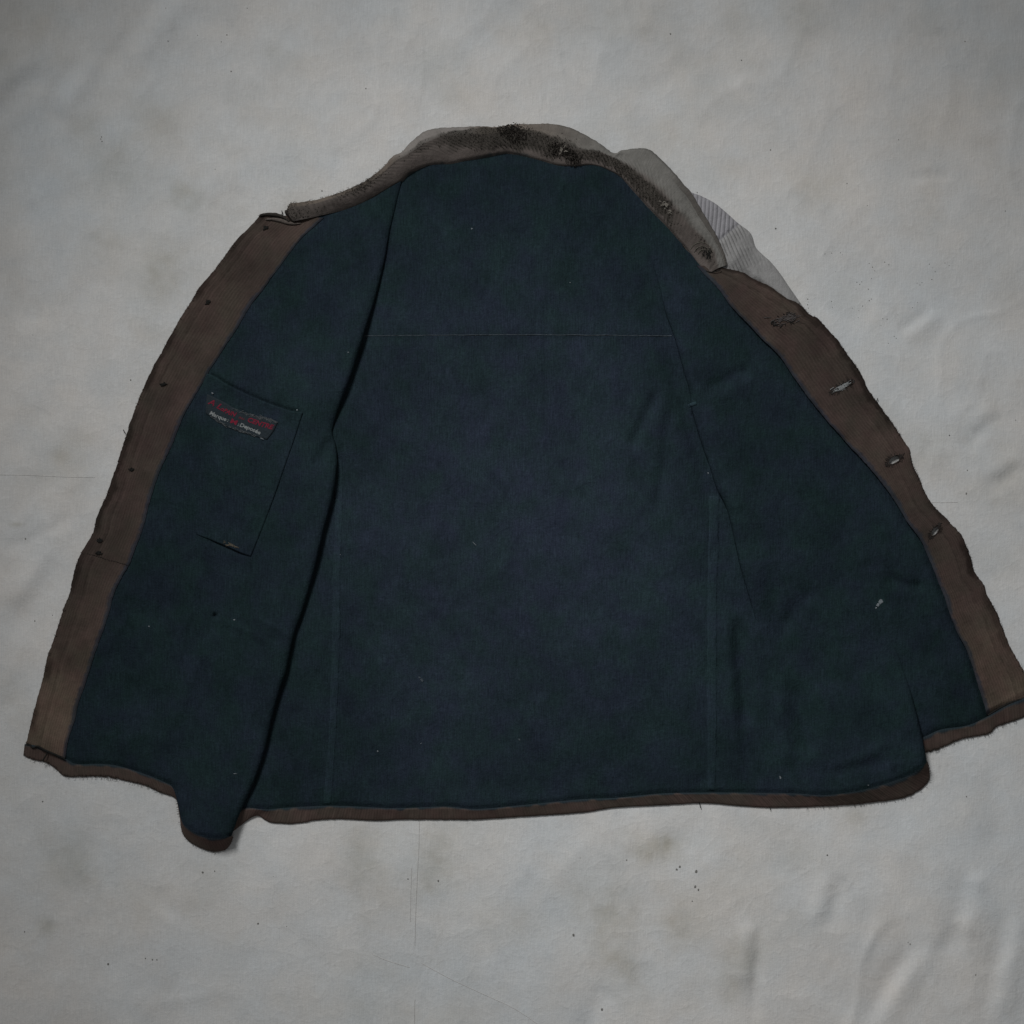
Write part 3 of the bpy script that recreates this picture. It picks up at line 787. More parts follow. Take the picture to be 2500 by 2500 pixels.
# ------------------------------------------------------------------ collar
C_IN = [(716,540),(734,537),(781,527),(854,509),(908,486),(944,467),(980,446),(999,428),(1024,415),(1057,405),(1100,403),(1143,394),(1216,380),
        (1245,377),(1287,387),(1327,397),(1366,407),(1400,408),(1435,405),(1463,409),(1486,418),(1512,432),(1540,461),(1577,503),(1611,538),(1640,569),
        (1674,609),(1699,644),(1722,672)]
C_OUT = [(700,512),(709,496),(727,495),(781,485),(854,460),(901,435),(937,406),(959,382),(984,368),(998,351),(1031,324),(1056,315),(1100,311),(1165,308),
         (1212,310),(1250,304),(1304,303),(1344,302),(1378,308),(1406,318),(1435,333),(1452,342),(1477,360),(1500,374),(1520,366),(1549,363),(1574,362),
         (1594,371),(1617,392),(1640,415),(1665,444),(1691,475),(1716,519),(1736,551),(1753,582),(1768,616),(1776,646)]
C_RIDGE = [(700,518),(712,506),(730,505),(781,494),(854,470),(905,445),(942,418),(966,396),(1000,376),(1040,350),(1080,335),(1140,330),(1200,328),
           (1250,322),(1310,330),(1350,345),(1390,362),(1425,370),(1460,372),(1500,388),(1550,420),(1590,452),(1625,482),(1652,512),(1675,548),(1710,580),
           (1735,610),(1748,636),(1752,655)]
def collar():
    n = 620
    s = np.linspace(0, 1, n)
    A = at(C_IN, s); Rg0 = catmull(C_RIDGE); B0 = catmull(C_OUT)
    # follow the inner line; find ridge and outer points along matching arc fractions, corrected to lie across the band
    def match(poly, ref):
        q = catmull(poly); L = np.concatenate([[0], np.cumsum(np.hypot(*np.diff(q, axis=0).T))]); L /= L[-1]
        return L, q
    # key correspondences (inner x,y -> outer x,y) keep the cross lines perpendicular
    def frac(poly, p):
        _, t = pl_dist(np.array([p[0]]), np.array([p[1]]), catmull(poly)); return t[0]
    keys = [((716,540),(703,516),(700,512)), ((781,527),(770,496),(768,487)), ((908,486),(885,455),(880,447)), ((980,446),(955,405),(948,394)), ((1057,405),(1045,348),(1031,324)),
            ((1143,394),(1140,330),(1137,309)), ((1245,377),(1250,322),(1250,304)), ((1366,407),(1385,360),(1400,316)), ((1463,409),(1478,378),(1488,367)),
            ((1540,461),(1560,428),(1588,369)), ((1611,538),(1640,496),(1676,457)), ((1674,609),(1705,576),(1748,573)), ((1722,672),(1752,655),(1776,646))]
    fa = [frac(C_IN, k[0]) for k in keys]; fr = [frac(C_RIDGE, k[1]) for k in keys]; fo = [frac(C_OUT, k[2]) for k in keys]
    fa[0] = fr[0] = fo[0] = 0; fa[-1] = fr[-1] = fo[-1] = 1
    RG = at(C_RIDGE, np.interp(s, fa, fr)); B = at(C_OUT, np.interp(s, fa, fo))
    arc = np.cumsum(np.concatenate([[0], np.hypot(*np.diff(A, axis=0).T)]))
    dirB = (B - RG) / (np.linalg.norm(B - RG, axis=1, keepdims=True) + 1e-9)
    B = B + dirB * (0.8 * noise(arc, 0 * arc, 5, 301) + 0.8 * noise(arc, 0 * arc, 22, 302))[:, None]
    m1, m2 = 34, 34
    t1 = np.linspace(0, 1, m1, endpoint=False); t2 = np.linspace(0, 1, m2)
    G = np.concatenate([A[:, None] * (1 - t1)[None, :, None] + RG[:, None] * t1[None, :, None],
                        RG[:, None] * (1 - t2)[None, :, None] + B[:, None] * t2[None, :, None]], 1)
    tt = np.concatenate([t1 - 1, t2])[None]                   # -1 inner seam, 0 ridge, +1 outer edge
    X, Y = G[..., 0], G[..., 1]
    rightness = smooth(0.45, 0.7, s)[:, None]
    peak = 21 + 4 * np.sin(7 * s)[:, None] + 2 * noise(arc, 0 * arc, 130, 303)[:, None]
    peak = peak * (0.62 + 0.38 * smooth(0, 0.12, s))[:, None] * (1 - 0.35 * smooth(0.9, 1.0, s))[:, None]
    z_in = 11.5 + 0 * peak
    z_out = 1.2 + 9.0 * smooth(0.74, 0.86, s)[:, None]
    dro = np.linalg.norm(B - RG, axis=1)[:, None]
    narrow = smooth(34, 16, dro)
    down = np.where(tt > 0, 1, 0)
    zi = z_in + (peak - z_in) * np.sin(np.clip(1 + tt, 0, 1) * math.pi / 2)
    prof_w = (1 - smooth(0.0, 0.55, tt)) * 0.62 + 0.38 * np.sqrt(np.clip(1 - tt ** 3, 0, 1))
    prof_n = np.sqrt(np.clip(1 - np.clip(tt, 0, 1) ** 2, 0, 1))
    zo = z_out + (peak - z_out) * (prof_w * (1 - narrow) + prof_n * narrow)
    Z = np.where(down, zo, zi)
    Z -= (0.3 + 2.7 * smooth(0.17, 0.24, s))[:, None] * np.exp(-((1 + tt) / 0.10) ** 2)
    Z += 0.8 * fbm(X, Y, 34, 304, 3) * (1 - np.abs(tt) ** 4)
    # wales: lines across the band, leaning strongly over the nape
    lean = np.interp(s, [0, .08, .2, .33, .42, .55, .7, .85, 1], [0, 0.0, 60, 150, 150, 60, 75, 50, 30])[:, None]
    phase = (arc[:, None] + lean * tt * np.where(tt > 0, 1, 0.6)) / 11.5
    wv = 0.5 + 0.5 * np.sin(2 * math.pi * phase + 1.2 * noise(X, Y, 40, 305))
    show = smooth(-0.75, -0.1, tt) * (0.5 + 0.5 * smooth(-0.3, 0.3, fbm(X, Y, 70, 306, 2)))
    near = np.exp(-((tt - 0.08) / 0.42) ** 2)
    Z += 0.9 * (wv - 0.5) * near * show
    # colour of the cloth: pale worn stand, dark pile left on the roll, faded leaf
    stand = np.array((0.118, 0.101, 0.092)); pile = np.array((0.038, 0.035, 0.030))
    leaf = np.array((0.165, 0.160, 0.148)) ; leaf_l = np.array((0.15, 0.125, 0.105))
    lf = leaf_l * (1 - rightness[..., None]) + leaf * rightness[..., None]
    greyleft = (smooth(0.24, 0.28, s) * smooth(0.44, 0.38, s))[:, None, None]
    lf = lf * (1 - greyleft) + np.array((0.20, 0.185, 0.172)) * greyleft
    f1 = fbm(X, Y, 60, 307, 3)[..., None]; f2 = fbm(X, Y, 16, 308, 3)[..., None]
    tL = smooth(-0.05, 0.30, tt + 0.18 * fbm(X, Y, 40, 309, 3))[..., None]
    c = stand * (1 - tL) + lf * tL
    c = c * (1 + 0.14 * f1 + 0.14 * f2)
    # dark pile: streaky along the wales
    lim0 = np.interp(s, [0, .05, .10, .2, .3, .36, .42, .5, .56, .62, .7, .8, .88, .93, 1], [-1, -1, -.35, -.25, -.25, -.45, -.6, -.75, -.7, -.65, -.7, -.8, -.8, -.7, -.4])[:, None]
    lim1 = np.interp(s, [0, .05, .10, .2, .3, .36, .42, .47, .5, .56, .62, .7, .8, .88, .93, 1], [1, 1, 1, 1, .35, .45, .9, 1, .35, .25, .2, .10, .10, .12, .1, .1])[:, None]
    jit = 0.22 * fbm(X, Y, 26, 311, 3) + 0.10 * (wv - .5)
    pm = smooth(-0.10, 0.14, tt - lim0 + jit) * smooth(0.12, -0.10, tt - lim1 + jit)
    dens = np.interp(s, [0, .03, .08, .14, .2, .26, .33, .37, .42, .5, .53, .58, .66, .76, .8, .86, .92, 1], [.75, .55, .25, .6, .6, .35, .6, 1, 1, .9, 1, .85, .95, 1.1, 1, .75, .4, .3])[:, None]
    pm = pm * np.clip(dens + 0.5 * fbm(X, Y, 55, 312, 3), 0, 1)
    pm = np.clip(pm * (0.75 + 0.4 * wv), 0, 1)[..., None] * 0.92
    c = c * (1 - pm) + pile * (1 + 0.3 * f2) * pm
    teal = 0.6 * (smooth(-0.84, -0.97, tt + 0.08 * noise(X, Y, 9, 313) + 0.06 * noise(X, Y, 50, 314)) * (smooth(0.2, 0.27, s) * smooth(0.62, 0.5, s) * 0.9 + 0.25)[:, None])[..., None]
    c = c * (1 - teal) + np.array((0.030, 0.042, 0.046)) * teal
    e = (smooth(0.90, 0.985, tt) * (0.35 + 0.4 * smooth(0.72, 0.85, s))[:, None])[..., None]
    c = c * (1 - 0.55 * e)
    pip = (smooth(0.80, 0.86, s)[:, None] * smooth(0.70, 0.76, tt))[..., None]
    c = c * (1 - pip) + pip * np.array((0.105, 0.097, 0.088)) * (1 + 0.2 * f2)
    Z -= 1.6 * smooth(0.80, 0.86, s)[:, None] * np.exp(-((tt - 0.70) / 0.05) ** 2)
    # underside turns in
    G2 = np.concatenate([G[:, :1], G, G[:, -1:] - dirB[:, None] * 3], 1)
    Z2 = np.concatenate([Z[:, :1] - 6, Z, np.maximum(Z[:, -1:] - 3.0, -0.8)], 1)
    c2 = np.concatenate([c[:, :1], c, c[:, -1:]], 1)
    cl = np.stack([arc[:, None] * S + 0 * Z2, np.concatenate([[-1.05], tt[0], [1.05]])[None] * 0.03 + 0 * Z2], -1)
    # close the left end
    o = make_mesh("collar", W(G2[..., 0], G2[..., 1], Z2), grid_faces(*Z2.shape)[:, ::-1], M_collar, jacket, c2, cl)
    sol = None
    return o, dict(X=X, Y=Y, Z=Z, pm=pm[..., 0], tt=tt + 0 * X, s=s[:, None] + 0 * X, G=G)
collar_o, CD = collar()
tag(collar_o, "rolled corduroy collar with dark pile left on its worn edge")

# end cap of the collar stand at the left
th = np.linspace(-0.1, 1, 16)
Xc = CD['X'][0]; Yc = CD['Y'][0]; Zc = CD['Z'][0]
rows = []
for k, f in enumerate(np.linspace(0, 1, 6)):
    rows.append(np.stack([Xc - 5 * math.sin(f * math.pi / 2) + 0 * Xc, Yc + 2 * f, Zc * (1 - f) + 2 * f], -1))
rows = np.array(rows)
capc = np.ones(rows.shape[:2] + (3,)) * np.array((0.06, 0.052, 0.046))
make_mesh("collar_end", W(rows[..., 0], rows[..., 1], rows[..., 2]), grid_faces(*rows.shape[:2]), M_collar, collar_o, capc, rows[..., :2] * S)

# tufts of pile on the collar roll
def collar_pile():
    r = np.random.default_rng(50); pm = CD['pm'] * smooth(0.25, 0.7, CD['pm'])
    # heavier tufts at the nape
    for (x, y, rr) in [(1245, 318, 34), (1262,330,30), (1362, 364, 30), (1385,372,24), (1400, 388, 20)]:
        pm = np.maximum(pm, 1.0 * np.exp(-(((CD['X'] - x) / rr) ** 2 + ((CD['Y'] - y) / (rr * .7)) ** 2) * 1.2) * 3)
    p = pm.ravel() / pm.sum()
    idx = r.choice(p.size, 2600, p=p)
    X = CD['X'].ravel()[idx] + r.normal(0, 1.5, idx.size); Y = CD['Y'].ravel()[idx] + r.normal(0, 1.5, idx.size); Z = CD['Z'].ravel()[idx]
    ps, rs = [], []
    heavy = pm.ravel()[idx] > 1.2
    for x, y, z, hv in zip(X, Y, Z, heavy):
        a = r.uniform(0, 2 * math.pi); l = r.uniform(0.8, 1.8) * (2.6 if hv else 1); h = r.uniform(0.3, 0.8) * (3.5 if hv else 1)
        xs = x + np.array([0, .5, 1]) * l * math.cos(a); ys = y + np.array([0, .5, 1]) * l * math.sin(a)
        ps.append(W(xs, ys, z + np.array([-.4, .7 * h, h]))); rs.append(np.array([0.0006, 0.0006, 0.0004]))
    return tubes("pile_tufts", ps, rs, M_pile, collar_o, 3, "stuff")
collar_pile()

# pale worn knots in the collar cloth
def worn_knot(cx, cy, rx, ry, n, seed, mat):
    r = np.random.default_rng(seed); ps, rs = [], []
    for k in range(n):
        x = cx + r.normal(0, rx); y = cy + r.normal(0, ry)
        i = np.argmin((CD['X'] - x) ** 2 + (CD['Y'] - y) ** 2); z = CD['Z'].ravel()[i]
        a = r.uniform(0, 2 * math.pi); l = r.uniform(1.5, 4)
        ps.append(W(x + np.array([-l, 0, l]) * math.cos(a), y + np.array([-l, 0, l]) * math.sin(a), z + 2.2 + np.array([0, .8, 0]))); rs.append(0.0006)
    return tubes("worn_threads", ps, rs, mat, collar_o, 4, "stuff")
worn_knot(1625, 500, 5, 4.5, 18, 1, plain_mat("bleached_thread", (0.20, 0.185, 0.16), .4, 800))
worn_knot(1635, 517, 2, 4, 7, 2, bpy.data.materials["bleached_thread"])
worn_knot(1371, 365, 4, 3, 9, 3, bpy.data.materials["bleached_thread"])
worn_knot(1383, 369, 2, 2, 4, 4, bpy.data.materials["bleached_thread"])

# collar buttonhole with its curved rows of stitching
def collar_hole():
    r = np.random.default_rng(12); ps, rs = [], []; ps2, rs2 = [], []
    def zc(X, Y):
        X = np.asarray(X); out = []
        for x, y in zip(X, Y):
            i = np.argmin((CD['X'] - x) ** 2 + (CD['Y'] - y) ** 2); out.append(CD['Z'].ravel()[i])
        return np.array(out)
    for k, rr in enumerate([14, 22, 31]):
        th = np.linspace(math.radians(195), math.radians(335), 16) + 0.1 * k
        X = 1721 + rr * np.cos(th) * 0.95 - 0.30 * rr; Y = 624 + rr * np.sin(th) * 1.05
        ps.append(W(X, Y, zc(X, Y) + 0.3)); rs.append(0.0006)
    for k in range(22):
        x, y = 1728 + r.normal(0, 6), 621 + r.normal(0, 6); a = r.normal(1.4, .5); l = r.uniform(3, 8)
        X = x + np.array([-l, 0, l]) * math.cos(a); Y = y + np.array([-l, 0, l]) * math.sin(a)
        ps2.append(W(X, Y, zc(X, Y) + 0.9)); rs2.append(0.0004)
    X = np.linspace(1724, 1760, 14); Y = 662 + 4 * np.sin(np.linspace(0, math.pi, 14)) - np.linspace(0, 4, 14)
    ps2.append(W(X, Y, zc(X, Y) + 0.9)); rs2.append(0.0007)
    tubes("stitch_rows", ps, rs, plain_mat("olive_thread", (0.115, 0.108, 0.09), .35, 500), collar_o, 5)
    tubes("buttonhole", ps2, rs2, M_dark, collar_o, 4)
collar_hole()

# ------------------------------------------------------------------ folded sleeve end showing behind the collar
SL_OUT = [(1678,462),(1691,471),(1711,478),(1745,496),(1773,519),(1802,545),(1825,562),(1836,576),(1844,602),(1859,619),(1881,639),(1904,667),(1927,701),(1953,738),(1966,757)]
SL_IN = [(1660,480),(1690,530),(1715,580),(1735,630),(1752,668),(1790,684),(1830,700),(1880,722),(1925,748),(1958,770)]
def sleeve():
    n, m = 190, 110
    s = np.linspace(0, 1, n); t = np.linspace(0, 1, m)
    A = at(SL_IN, s); B = at(SL_OUT, s)
    G = A[:, None] * (1 - t)[None, :, None] + B[:, None] * t[None, :, None]
    X, Y = G[..., 0], G[..., 1]
    Z = 1.0 + 7.5 * np.sqrt(np.clip(1 - t ** 3, 0, 1))[None] * smooth(-0.05, 0.2, s)[:, None] * smooth(1.02, 0.85, s)[:, None] + 0 * X
    Z = Z - 6.5 * smooth(0.45, 0.6, s)[:, None] * smooth(0.45, 0.1, t)[None]
    # two pieces meet at a slanting seam
    sd = ((X - 1780) * 0.64 + (Y - 568) * 0.77)
    up = smooth(3, -3, sd)
    ph1 = (X + 0.10 * Y) / 10.5 + 0.15 * noise(X, Y, 40, 401)
    ph2 = (0.90 * X - 0.43 * Y + 0.0007 * (Y - 600) ** 2) / 8.5 + 0.3 * noise(X, Y, 50, 402)
    w1 = np.sin(2 * math.pi * ph1); w2 = np.sin(2 * math.pi * ph2)
    sh2 = np.clip(0.6 + 0.9 * fbm(X, Y, 45, 403, 3) + 0.5 * np.exp(-(sd / 30) ** 2), 0, 1)
    lower = smooth(150, 90, sd + 0.0 * X)
    wv = up * w1 + (1 - up) * w2 * sh2 * lower
    Z += 0.45 * wv
    Z -= 2.0 * np.exp(-(sd / 6) ** 2)
    Z += 1.4 * fbm(X, Y, 60, 404, 3)
    Z += ridge(X, Y, [(1800,590),(1830,640),(1855,700)], 2.5, 16)
    Z -= ridge(X, Y, [(1785,640),(1810,660),(1840,680)], 2.0, 16)
    base = np.array((0.285, 0.28, 0.295)); base2 = np.array((0.265, 0.262, 0.258))
    c = base * up[..., None] + base2 * (1 - up)[..., None]
    c = c * (1 + 0.14 * fbm(X, Y, 50, 405, 3)[..., None])
    gro = np.clip((-wv - 0.55) / 0.4, 0, 1)
    c = c * (1 - 0.5 * gro[..., None])
    G2 = np.concatenate([G, G[:, -1:]], 1); Z2 = np.concatenate([Z, np.full_like(Z[:, :1], -0.8)], 1); c2 = np.concatenate([c, c[:, -1:]], 1)
    o = make_mesh("sleeve", W(G2[..., 0], G2[..., 1], Z2), grid_faces(*Z2.shape)[:, ::-1], M_collar, jacket, c2, G2 * S)
    tag(o, "grey faded corduroy of a sleeve folded out behind the collar")
sleeve()

# ------------------------------------------------------------------ inside pocket, label
u = np.linspace(0, 1, 70); v = np.linspace(0, 1, 110)
Gp = coons(P_TOP, P_BOT, P_LEFT, P_RIGHT, u, v)
def z_pocket(X, Y):
    return z_left(X, Y, False) + 0.8 + 0.4 * noise(X, Y, 70, 501)
Zp = z_pocket(Gp[..., 0], Gp[..., 1]) + 1.3 * np.exp(-(v[:, None] / 0.03) ** 2)
Zp += 0.7 * np.exp(-((1 - v[:, None]) / 0.03) ** 2) * smooth(0.3, 0.6, u)[None]
Zp -= 4.0 * smooth(0.52, 0.30, u)[None] * smooth(0.80, 1.0, v)[:, None]
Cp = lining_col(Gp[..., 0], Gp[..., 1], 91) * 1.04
def skirted(G, Z, C, drop):
    G = np.concatenate([G[:, :1], G, G[:, -1:]], 1); Z = np.concatenate([Z[:, :1] - drop, Z, Z[:, -1:] - drop], 1); C = np.concatenate([C[:, :1], C, C[:, -1:]], 1)
    G = np.concatenate([G[:1], G, G[-1:]], 0); Z = np.concatenate([Z[:1] - drop, Z, Z[-1:] - drop], 0); C = np.concatenate([C[:1], C, C[-1:]], 0)
    return G, Z, C
G2, Z2, C2 = skirted(Gp, Zp, Cp, 2)
pocket = make_mesh("inside_pocket", W(G2[..., 0], G2[..., 1], Z2), grid_faces(*Z2.shape), M_lining, front_l, C2, ft(G2))
# frayed light threads at the torn bottom of the pocket
r = np.random.default_rng(61); ps, rs = [], []
for k in range(24):
    f = r.beta(2, 2); p = at([(545,1322),(560,1330),(578,1336),(590,1343)], [f])[0] + r.normal(0, 1.4, 2); a = r.normal(.4, .5); l = r.uniform(2, 5)
    X = p[0] + np.array([-l, 0, l]) * math.cos(a); Y = p[1] + np.array([-l, 0, l]) * math.sin(a)
    ps.append(W(X, Y, z_pocket(X, Y) + 1.0)); rs.append(0.0006)
tubes("frayed_edge", ps, rs, plain_mat("tan_thread", (0.085, 0.075, 0.06), .5, 800), front_l, 4)

LT = [(506,962),(540,978),(580,1000),(620,1015),(678,1031)]
LB = [(502,1009),(530,1028),(565,1047),(605,1060),(652,1073)]
LL = [(506,962),(503,985),(502,1009)]; LR = [(678,1031),(668,1052),(652,1073)]
Gl = coons(LT, LB, LL, LR, np.linspace(0, 1, 40), np.linspace(0, 1, 14))
def z_label(X, Y): return z_pocket(X, Y) + 0.9
Zl = z_label(Gl[..., 0], Gl[..., 1]); Cl = np.ones(Gl.shape[:2] + (3,)) * 0.03
G2, Z2, C2 = skirted(Gl, Zl, Cl, 1.0)
label_o = make_mesh("sewn_label", W(G2[..., 0], G2[..., 1], Z2), grid_faces(*Z2.shape), M_label, jacket, C2, ft(G2))
tag(label_o, "small dark woven label with red and white lettering on the pocket")

def lettering(text, base_line, height, shear, mat, x0=0.0, x1=1.0, bold=0.0):
    cu = bpy.data.curves.new("lettering", 'FONT'); cu.body = text; cu.size = 1.0; cu.offset = bold
    cu.resolution_u = 3
    tmp = bpy.data.objects.new("lettering_tmp", cu); COL.objects.link(tmp)
    dg = bpy.context.evaluated_depsgraph_get(); dg.update()
    me = bpy.data.meshes.new_from_object(tmp.evaluated_get(dg))
    bpy.data.objects.remove(tmp, do_unlink=True); bpy.data.curves.remove(cu)
    me.name = "lettering"
    n = len(me.vertices); co = np.zeros(n * 3); me.vertices.foreach_get("co", co); co = co.reshape(-1, 3)
    w = co[:, 0].max() - co[:, 0].min(); x = (co[:, 0] - co[:, 0].min()) / w; y = co[:, 1]
    q = at(base_line, np.linspace(0, 1, 60)); 
    px = np.interp(x0 + (x1 - x0) * x, np.linspace(0, 1, 60), q[:, 0]); py = np.interp(x0 + (x1 - x0) * x, np.linspace(0, 1, 60), q[:, 1])
    tg = np.gradient(q, axis=0); tg /= np.linalg.norm(tg, axis=1, keepdims=True)
    tx = np.interp(x0 + (x1 - x0) * x, np.linspace(0, 1, 60), tg[:, 0]); ty = np.interp(x0 + (x1 - x0) * x, np.linspace(0, 1, 60), tg[:, 1])
    hx, hy = ty, -tx                                   # up, away from the base line
    X = px + hx * y * height + tx * y * height * shear; Y = py + hy * y * height + ty * y * height * shear
    ww = W(X, Y, z_label(X, Y) + 0.35)
    me.vertices.foreach_set("co", ww.astype(np.float32).ravel()); me.update()
    me.materials.clear(); me.materials.append(mat)
    o = bpy.data.objects.new("lettering", me); COL.objects.link(o); o.parent = label_o
    tag(o, 'woven lettering reading "%s"' % text)
    return o
RB = [(507,985),(525,993),(550,1008),(575,1018),(605,1029),(635,1040),(664,1048)]
lettering("A L", RB, 19, 0.25, M_red, 0.0, 0.20, 0.02)
lettering("oPAIN", RB, 15, 0.25, M_red, 0.20, 0.43, 0.03)
lettering("au", RB, 10, 0.25, plain_mat("dull_red_thread", (0.14, 0.03, 0.04), .4, 800), 0.49, 0.57, 0.01)
lettering("CENTRE", RB, 16, 0.25, M_red, 0.62, 1.0, 0.03)
WB = [(511,1011),(525,1018),(545,1026),(560,1031),(585,1041),(610,1050),(634,1061)]
lettering("Marque", WB, 13, 0.1, M_white, 0.0, 0.33, 0.03)
lettering(":", WB, 11, 0.1, M_white, 0.35, 0.375, 0.01)
lettering("M", WB, 16, 0.1, M_red, 0.41, 0.53, 0.03)
lettering(":", WB, 11, 0.1, M_white, 0.555, 0.58, 0.01)
lettering("Deposée", WB, 13, 0.1, M_white, 0.60, 1.0, 0.03)
# frayed pale edges of the label
r = np.random.default_rng(71); ps, rs = [], []
for k in range(150):
    if r.random() < .62:
        f = 1 - r.beta(1.1, 2.2) * .65; p = at([(506,966),(540,985),(580,1003),(620,1016),(676,1030)], [f])[0] + r.normal(0, 2.0, 2)
    else:
        f = r.beta(1.5, 1.6); p = at([(510,1014),(530,1026),(560,1042),(600,1056),(640,1070)], [f])[0] + r.normal(0, 1.4, 2)
    a = r.normal(.4, .35); l = r.uniform(1.5, 4.5)
    X = p[0] + np.array([-l, l]) * math.cos(a); Y = p[1] + np.array([-l, l]) * math.sin(a)
    ps.append(W(X, Y, z_label(X, Y) + .3)); rs.append(0.0004)
fe = tubes("frayed_edge", ps, rs, plain_mat("grey_label_thread", (0.075, 0.083, 0.088), .5, 900), label_o, 4)

# ------------------------------------------------------------------ seams of the back
def strip(name, line, width, zfun, h, mat, parent, n=240, seed=0, colr=None):
    c = at(line, np.linspace(0, 1, n)); tg = np.gradient(c, axis=0); tg /= np.linalg.norm(tg, axis=1, keepdims=True)
    nr = np.stack([-tg[:, 1], tg[:, 0]], -1)
    q = np.array([-1, -1, -.7, -.3, 0, .3, .7, 1, 1]); prof = np.array([-.5, -.1, .55, 1, .9, 1, .7, .1, -.9])
    arc = np.linspace(0, 1, n) * 1000
    wd = width * (1 + 0.12 * noise(arc, 0 * arc, 40, seed))
    G = c[:, None] + nr[:, None] * (q[None] * wd[:, None] / 2)[..., None]
    Z = zfun(G[..., 0], G[..., 1]) + h * prof[None] + 0.25 * noise(G[..., 0], G[..., 1], 9, seed + 1)
    C = lining_col(G[..., 0], G[..., 1], seed) * (1.22 if colr is None else colr)
    f = grid_faces(*Z.shape)
    if nr[n // 2][0] < 0 and abs(tg[n // 2][1]) > .5: f = f[:, ::-1]
    return make_mesh(name, W(G[..., 0], G[..., 1], Z), f, mat, parent, C, ft(G))
SEAM_L = [(826,1120),(826,1250),(822,1400),(820,1560),(816,1680),(812,1780),(805,1880),(799,1962)]
SEAM_R = [(1744,1210),(1742,1330),(1739,1450),(1738,1600),(1738,1720),(1738,1830),(1736,1928)]
strip("side_seam", SEAM_L, 20, z_back, 0.8, M_lining, back, 260, 611)
strip("side_seam", SEAM_R, 24, z_back, 0.9, M_lining, back, 240, 621)
# stitched yoke seam, broken where the thread has gone
xs = np.linspace(884, 1640, 420); ys = 820 - 2.5 * np.sin((xs - 884) / 750 * math.pi) + 0.6 * noise(xs, 0 * xs, 12, 31)
vis = 0.4 + 0.6 * smooth(-0.35, 0.1, noise(xs, 0 * xs, 60, 8) + 0.5 * noise(xs, 0 * xs, 11, 33))
tubes("yoke_seam", [W(xs, ys, z_back(xs, ys) - 0.25 + 0.45 * vis)], [0.0004 + 0.0003 * vis], M_seamthread, back, 5)

# tab of the pocket corner on the right front
strip("pocket_tab", [(1681,992),(1690,987),(1700,984)], 9, z_right, 1.6, M_lining, front_r, 12, 631, 1.6)

# ------------------------------------------------------------------ paint mark on the right front, lint specks elsewhere in the nap
def fleck(x, y, rx, ry, a, zfun, parent, seed, mat=M_fleck):
    r = np.random.default_rng(seed); n = 12
    co = [(x, y)]
    for k in range(n):
        t = 2 * math.pi * k / n; q = r.uniform(.6, 1.15)
        p_, q_ = rx * q * math.cos(t), ry * q * math.sin(t)
        co.append((x + p_ * math.cos(a) - q_ * math.sin(a), y + p_ * math.sin(a) + q_ * math.cos(a)))
    co = np.array(co); z = zfun(co[:, 0], co[:, 1]); z = z + 0.35; z[0] += 0.4
    f = [(0, 1 + (k + 1) % n, 1 + k) for k in range(n)]
    return make_mesh("paint_lint_fleck", W(co[:, 0], co[:, 1], z), np.array(f)[:, ::-1], mat, parent)
for i, (x, y, rx, ry, a) in enumerate([(2150,1469,8,5,-.7),(2143,1477,5,3.5,-1.0),(2139,1484,3,2,-1)]):
    fleck(x, y, rx, ry, a, z_right, front_r, 700 + i)
fleck(1849, 1550, 4, 4, 0, z_right, front_r, 720); fleck(1729, 1155, 2, 2, 0, z_right, front_r, 721)
for i, (x, y, rx, ry, a) in enumerate([(1152,558,2.2,2.2,0),(1392,690,1.6,1.2,0),(922,1834,2,2.4,0),(1028,1815,1.4,1.4,0),(1158,1327,7,.9,.75),(1030,1660,5,3.2,.8),(1024,1654,3,2,.2),
                                       (1905,1898,2.4,4,-.3),(2120,1917,1.8,1.6,0),(830,1354,1.6,1.6,0),(1268,1806,4,2,.8)]):
    fleck(x, y, rx, ry, a, z_back, back, 740 + i, M_fleck if i not in (5, 6, 10) else bpy.data.materials["grey_thread"])
for i, (x, y, rx, ry, a) in enumerate([(850,860,2,1.6,0),(364,1529,2,2,0),(572,1513,3.4,2,-.4),(574,1889,5,1,0),(725,1001,1.8,1.8,0),(519,960,3,2,.6),(640,1071,5,1.2,.25)]):
    fleck(x, y, rx, ry, a, (lambda X, Y: z_left(X, Y, False) + (2.6 if i >= 4 else 0)), front_l, 760 + i)

# ------------------------------------------------------------------ frayed fibres along hems and facings
def fibres(name, line, outward_ref, n, lmin, lmax, mat, parent, seed, z0=1.0, zfun=None, rad=0.00032, span=(0, 1)):
    r = np.random.default_rng(seed)
    ts = np.sort(r.uniform(span[0], span[1], n)); p = at(line, ts); q = at(line, np.clip(ts + 0.002, 0, 1)); tg = q - p
    tg /= np.linalg.norm(tg, axis=1, keepdims=True) + 1e-9
    nm = np.stack([tg[:, 1], -tg[:, 0]], -1)
    ref = at(outward_ref, ts) - p
    nm *= -np.sign((nm * ref).sum(1, keepdims=True))
    l = r.uniform(lmin, lmax, (n, 1)) * np.where(r.random((n, 1)) < .04, 2.0, 1.0); bb = r.normal(0, .5, (n, 1))
    d = nm + tg * bb; e = nm + tg * (bb + r.normal(0, .7, (n, 1)))
    pts = np.stack([p - nm * 5, p + d * l * .5, p + e * l], 1)
    if zfun: z = zfun(pts[..., 0], pts[..., 1]) + z0
    else: z = np.stack([np.full(n, 2.6), np.full(n, 2.2), r.uniform(0.8, 1.8, n)], 1) + z0
    w3 = W(pts[..., 0], pts[..., 1], z)
    ps = list(w3); rs = [np.array([1, .9, .5]) * rad] * n
    return tubes(name, ps, rs, mat, parent, 3, "stuff")
fibres("fraying", HL_BOT, HL_TOP, 110, 1, 3.2, M_brownthread, hem_l, 801)
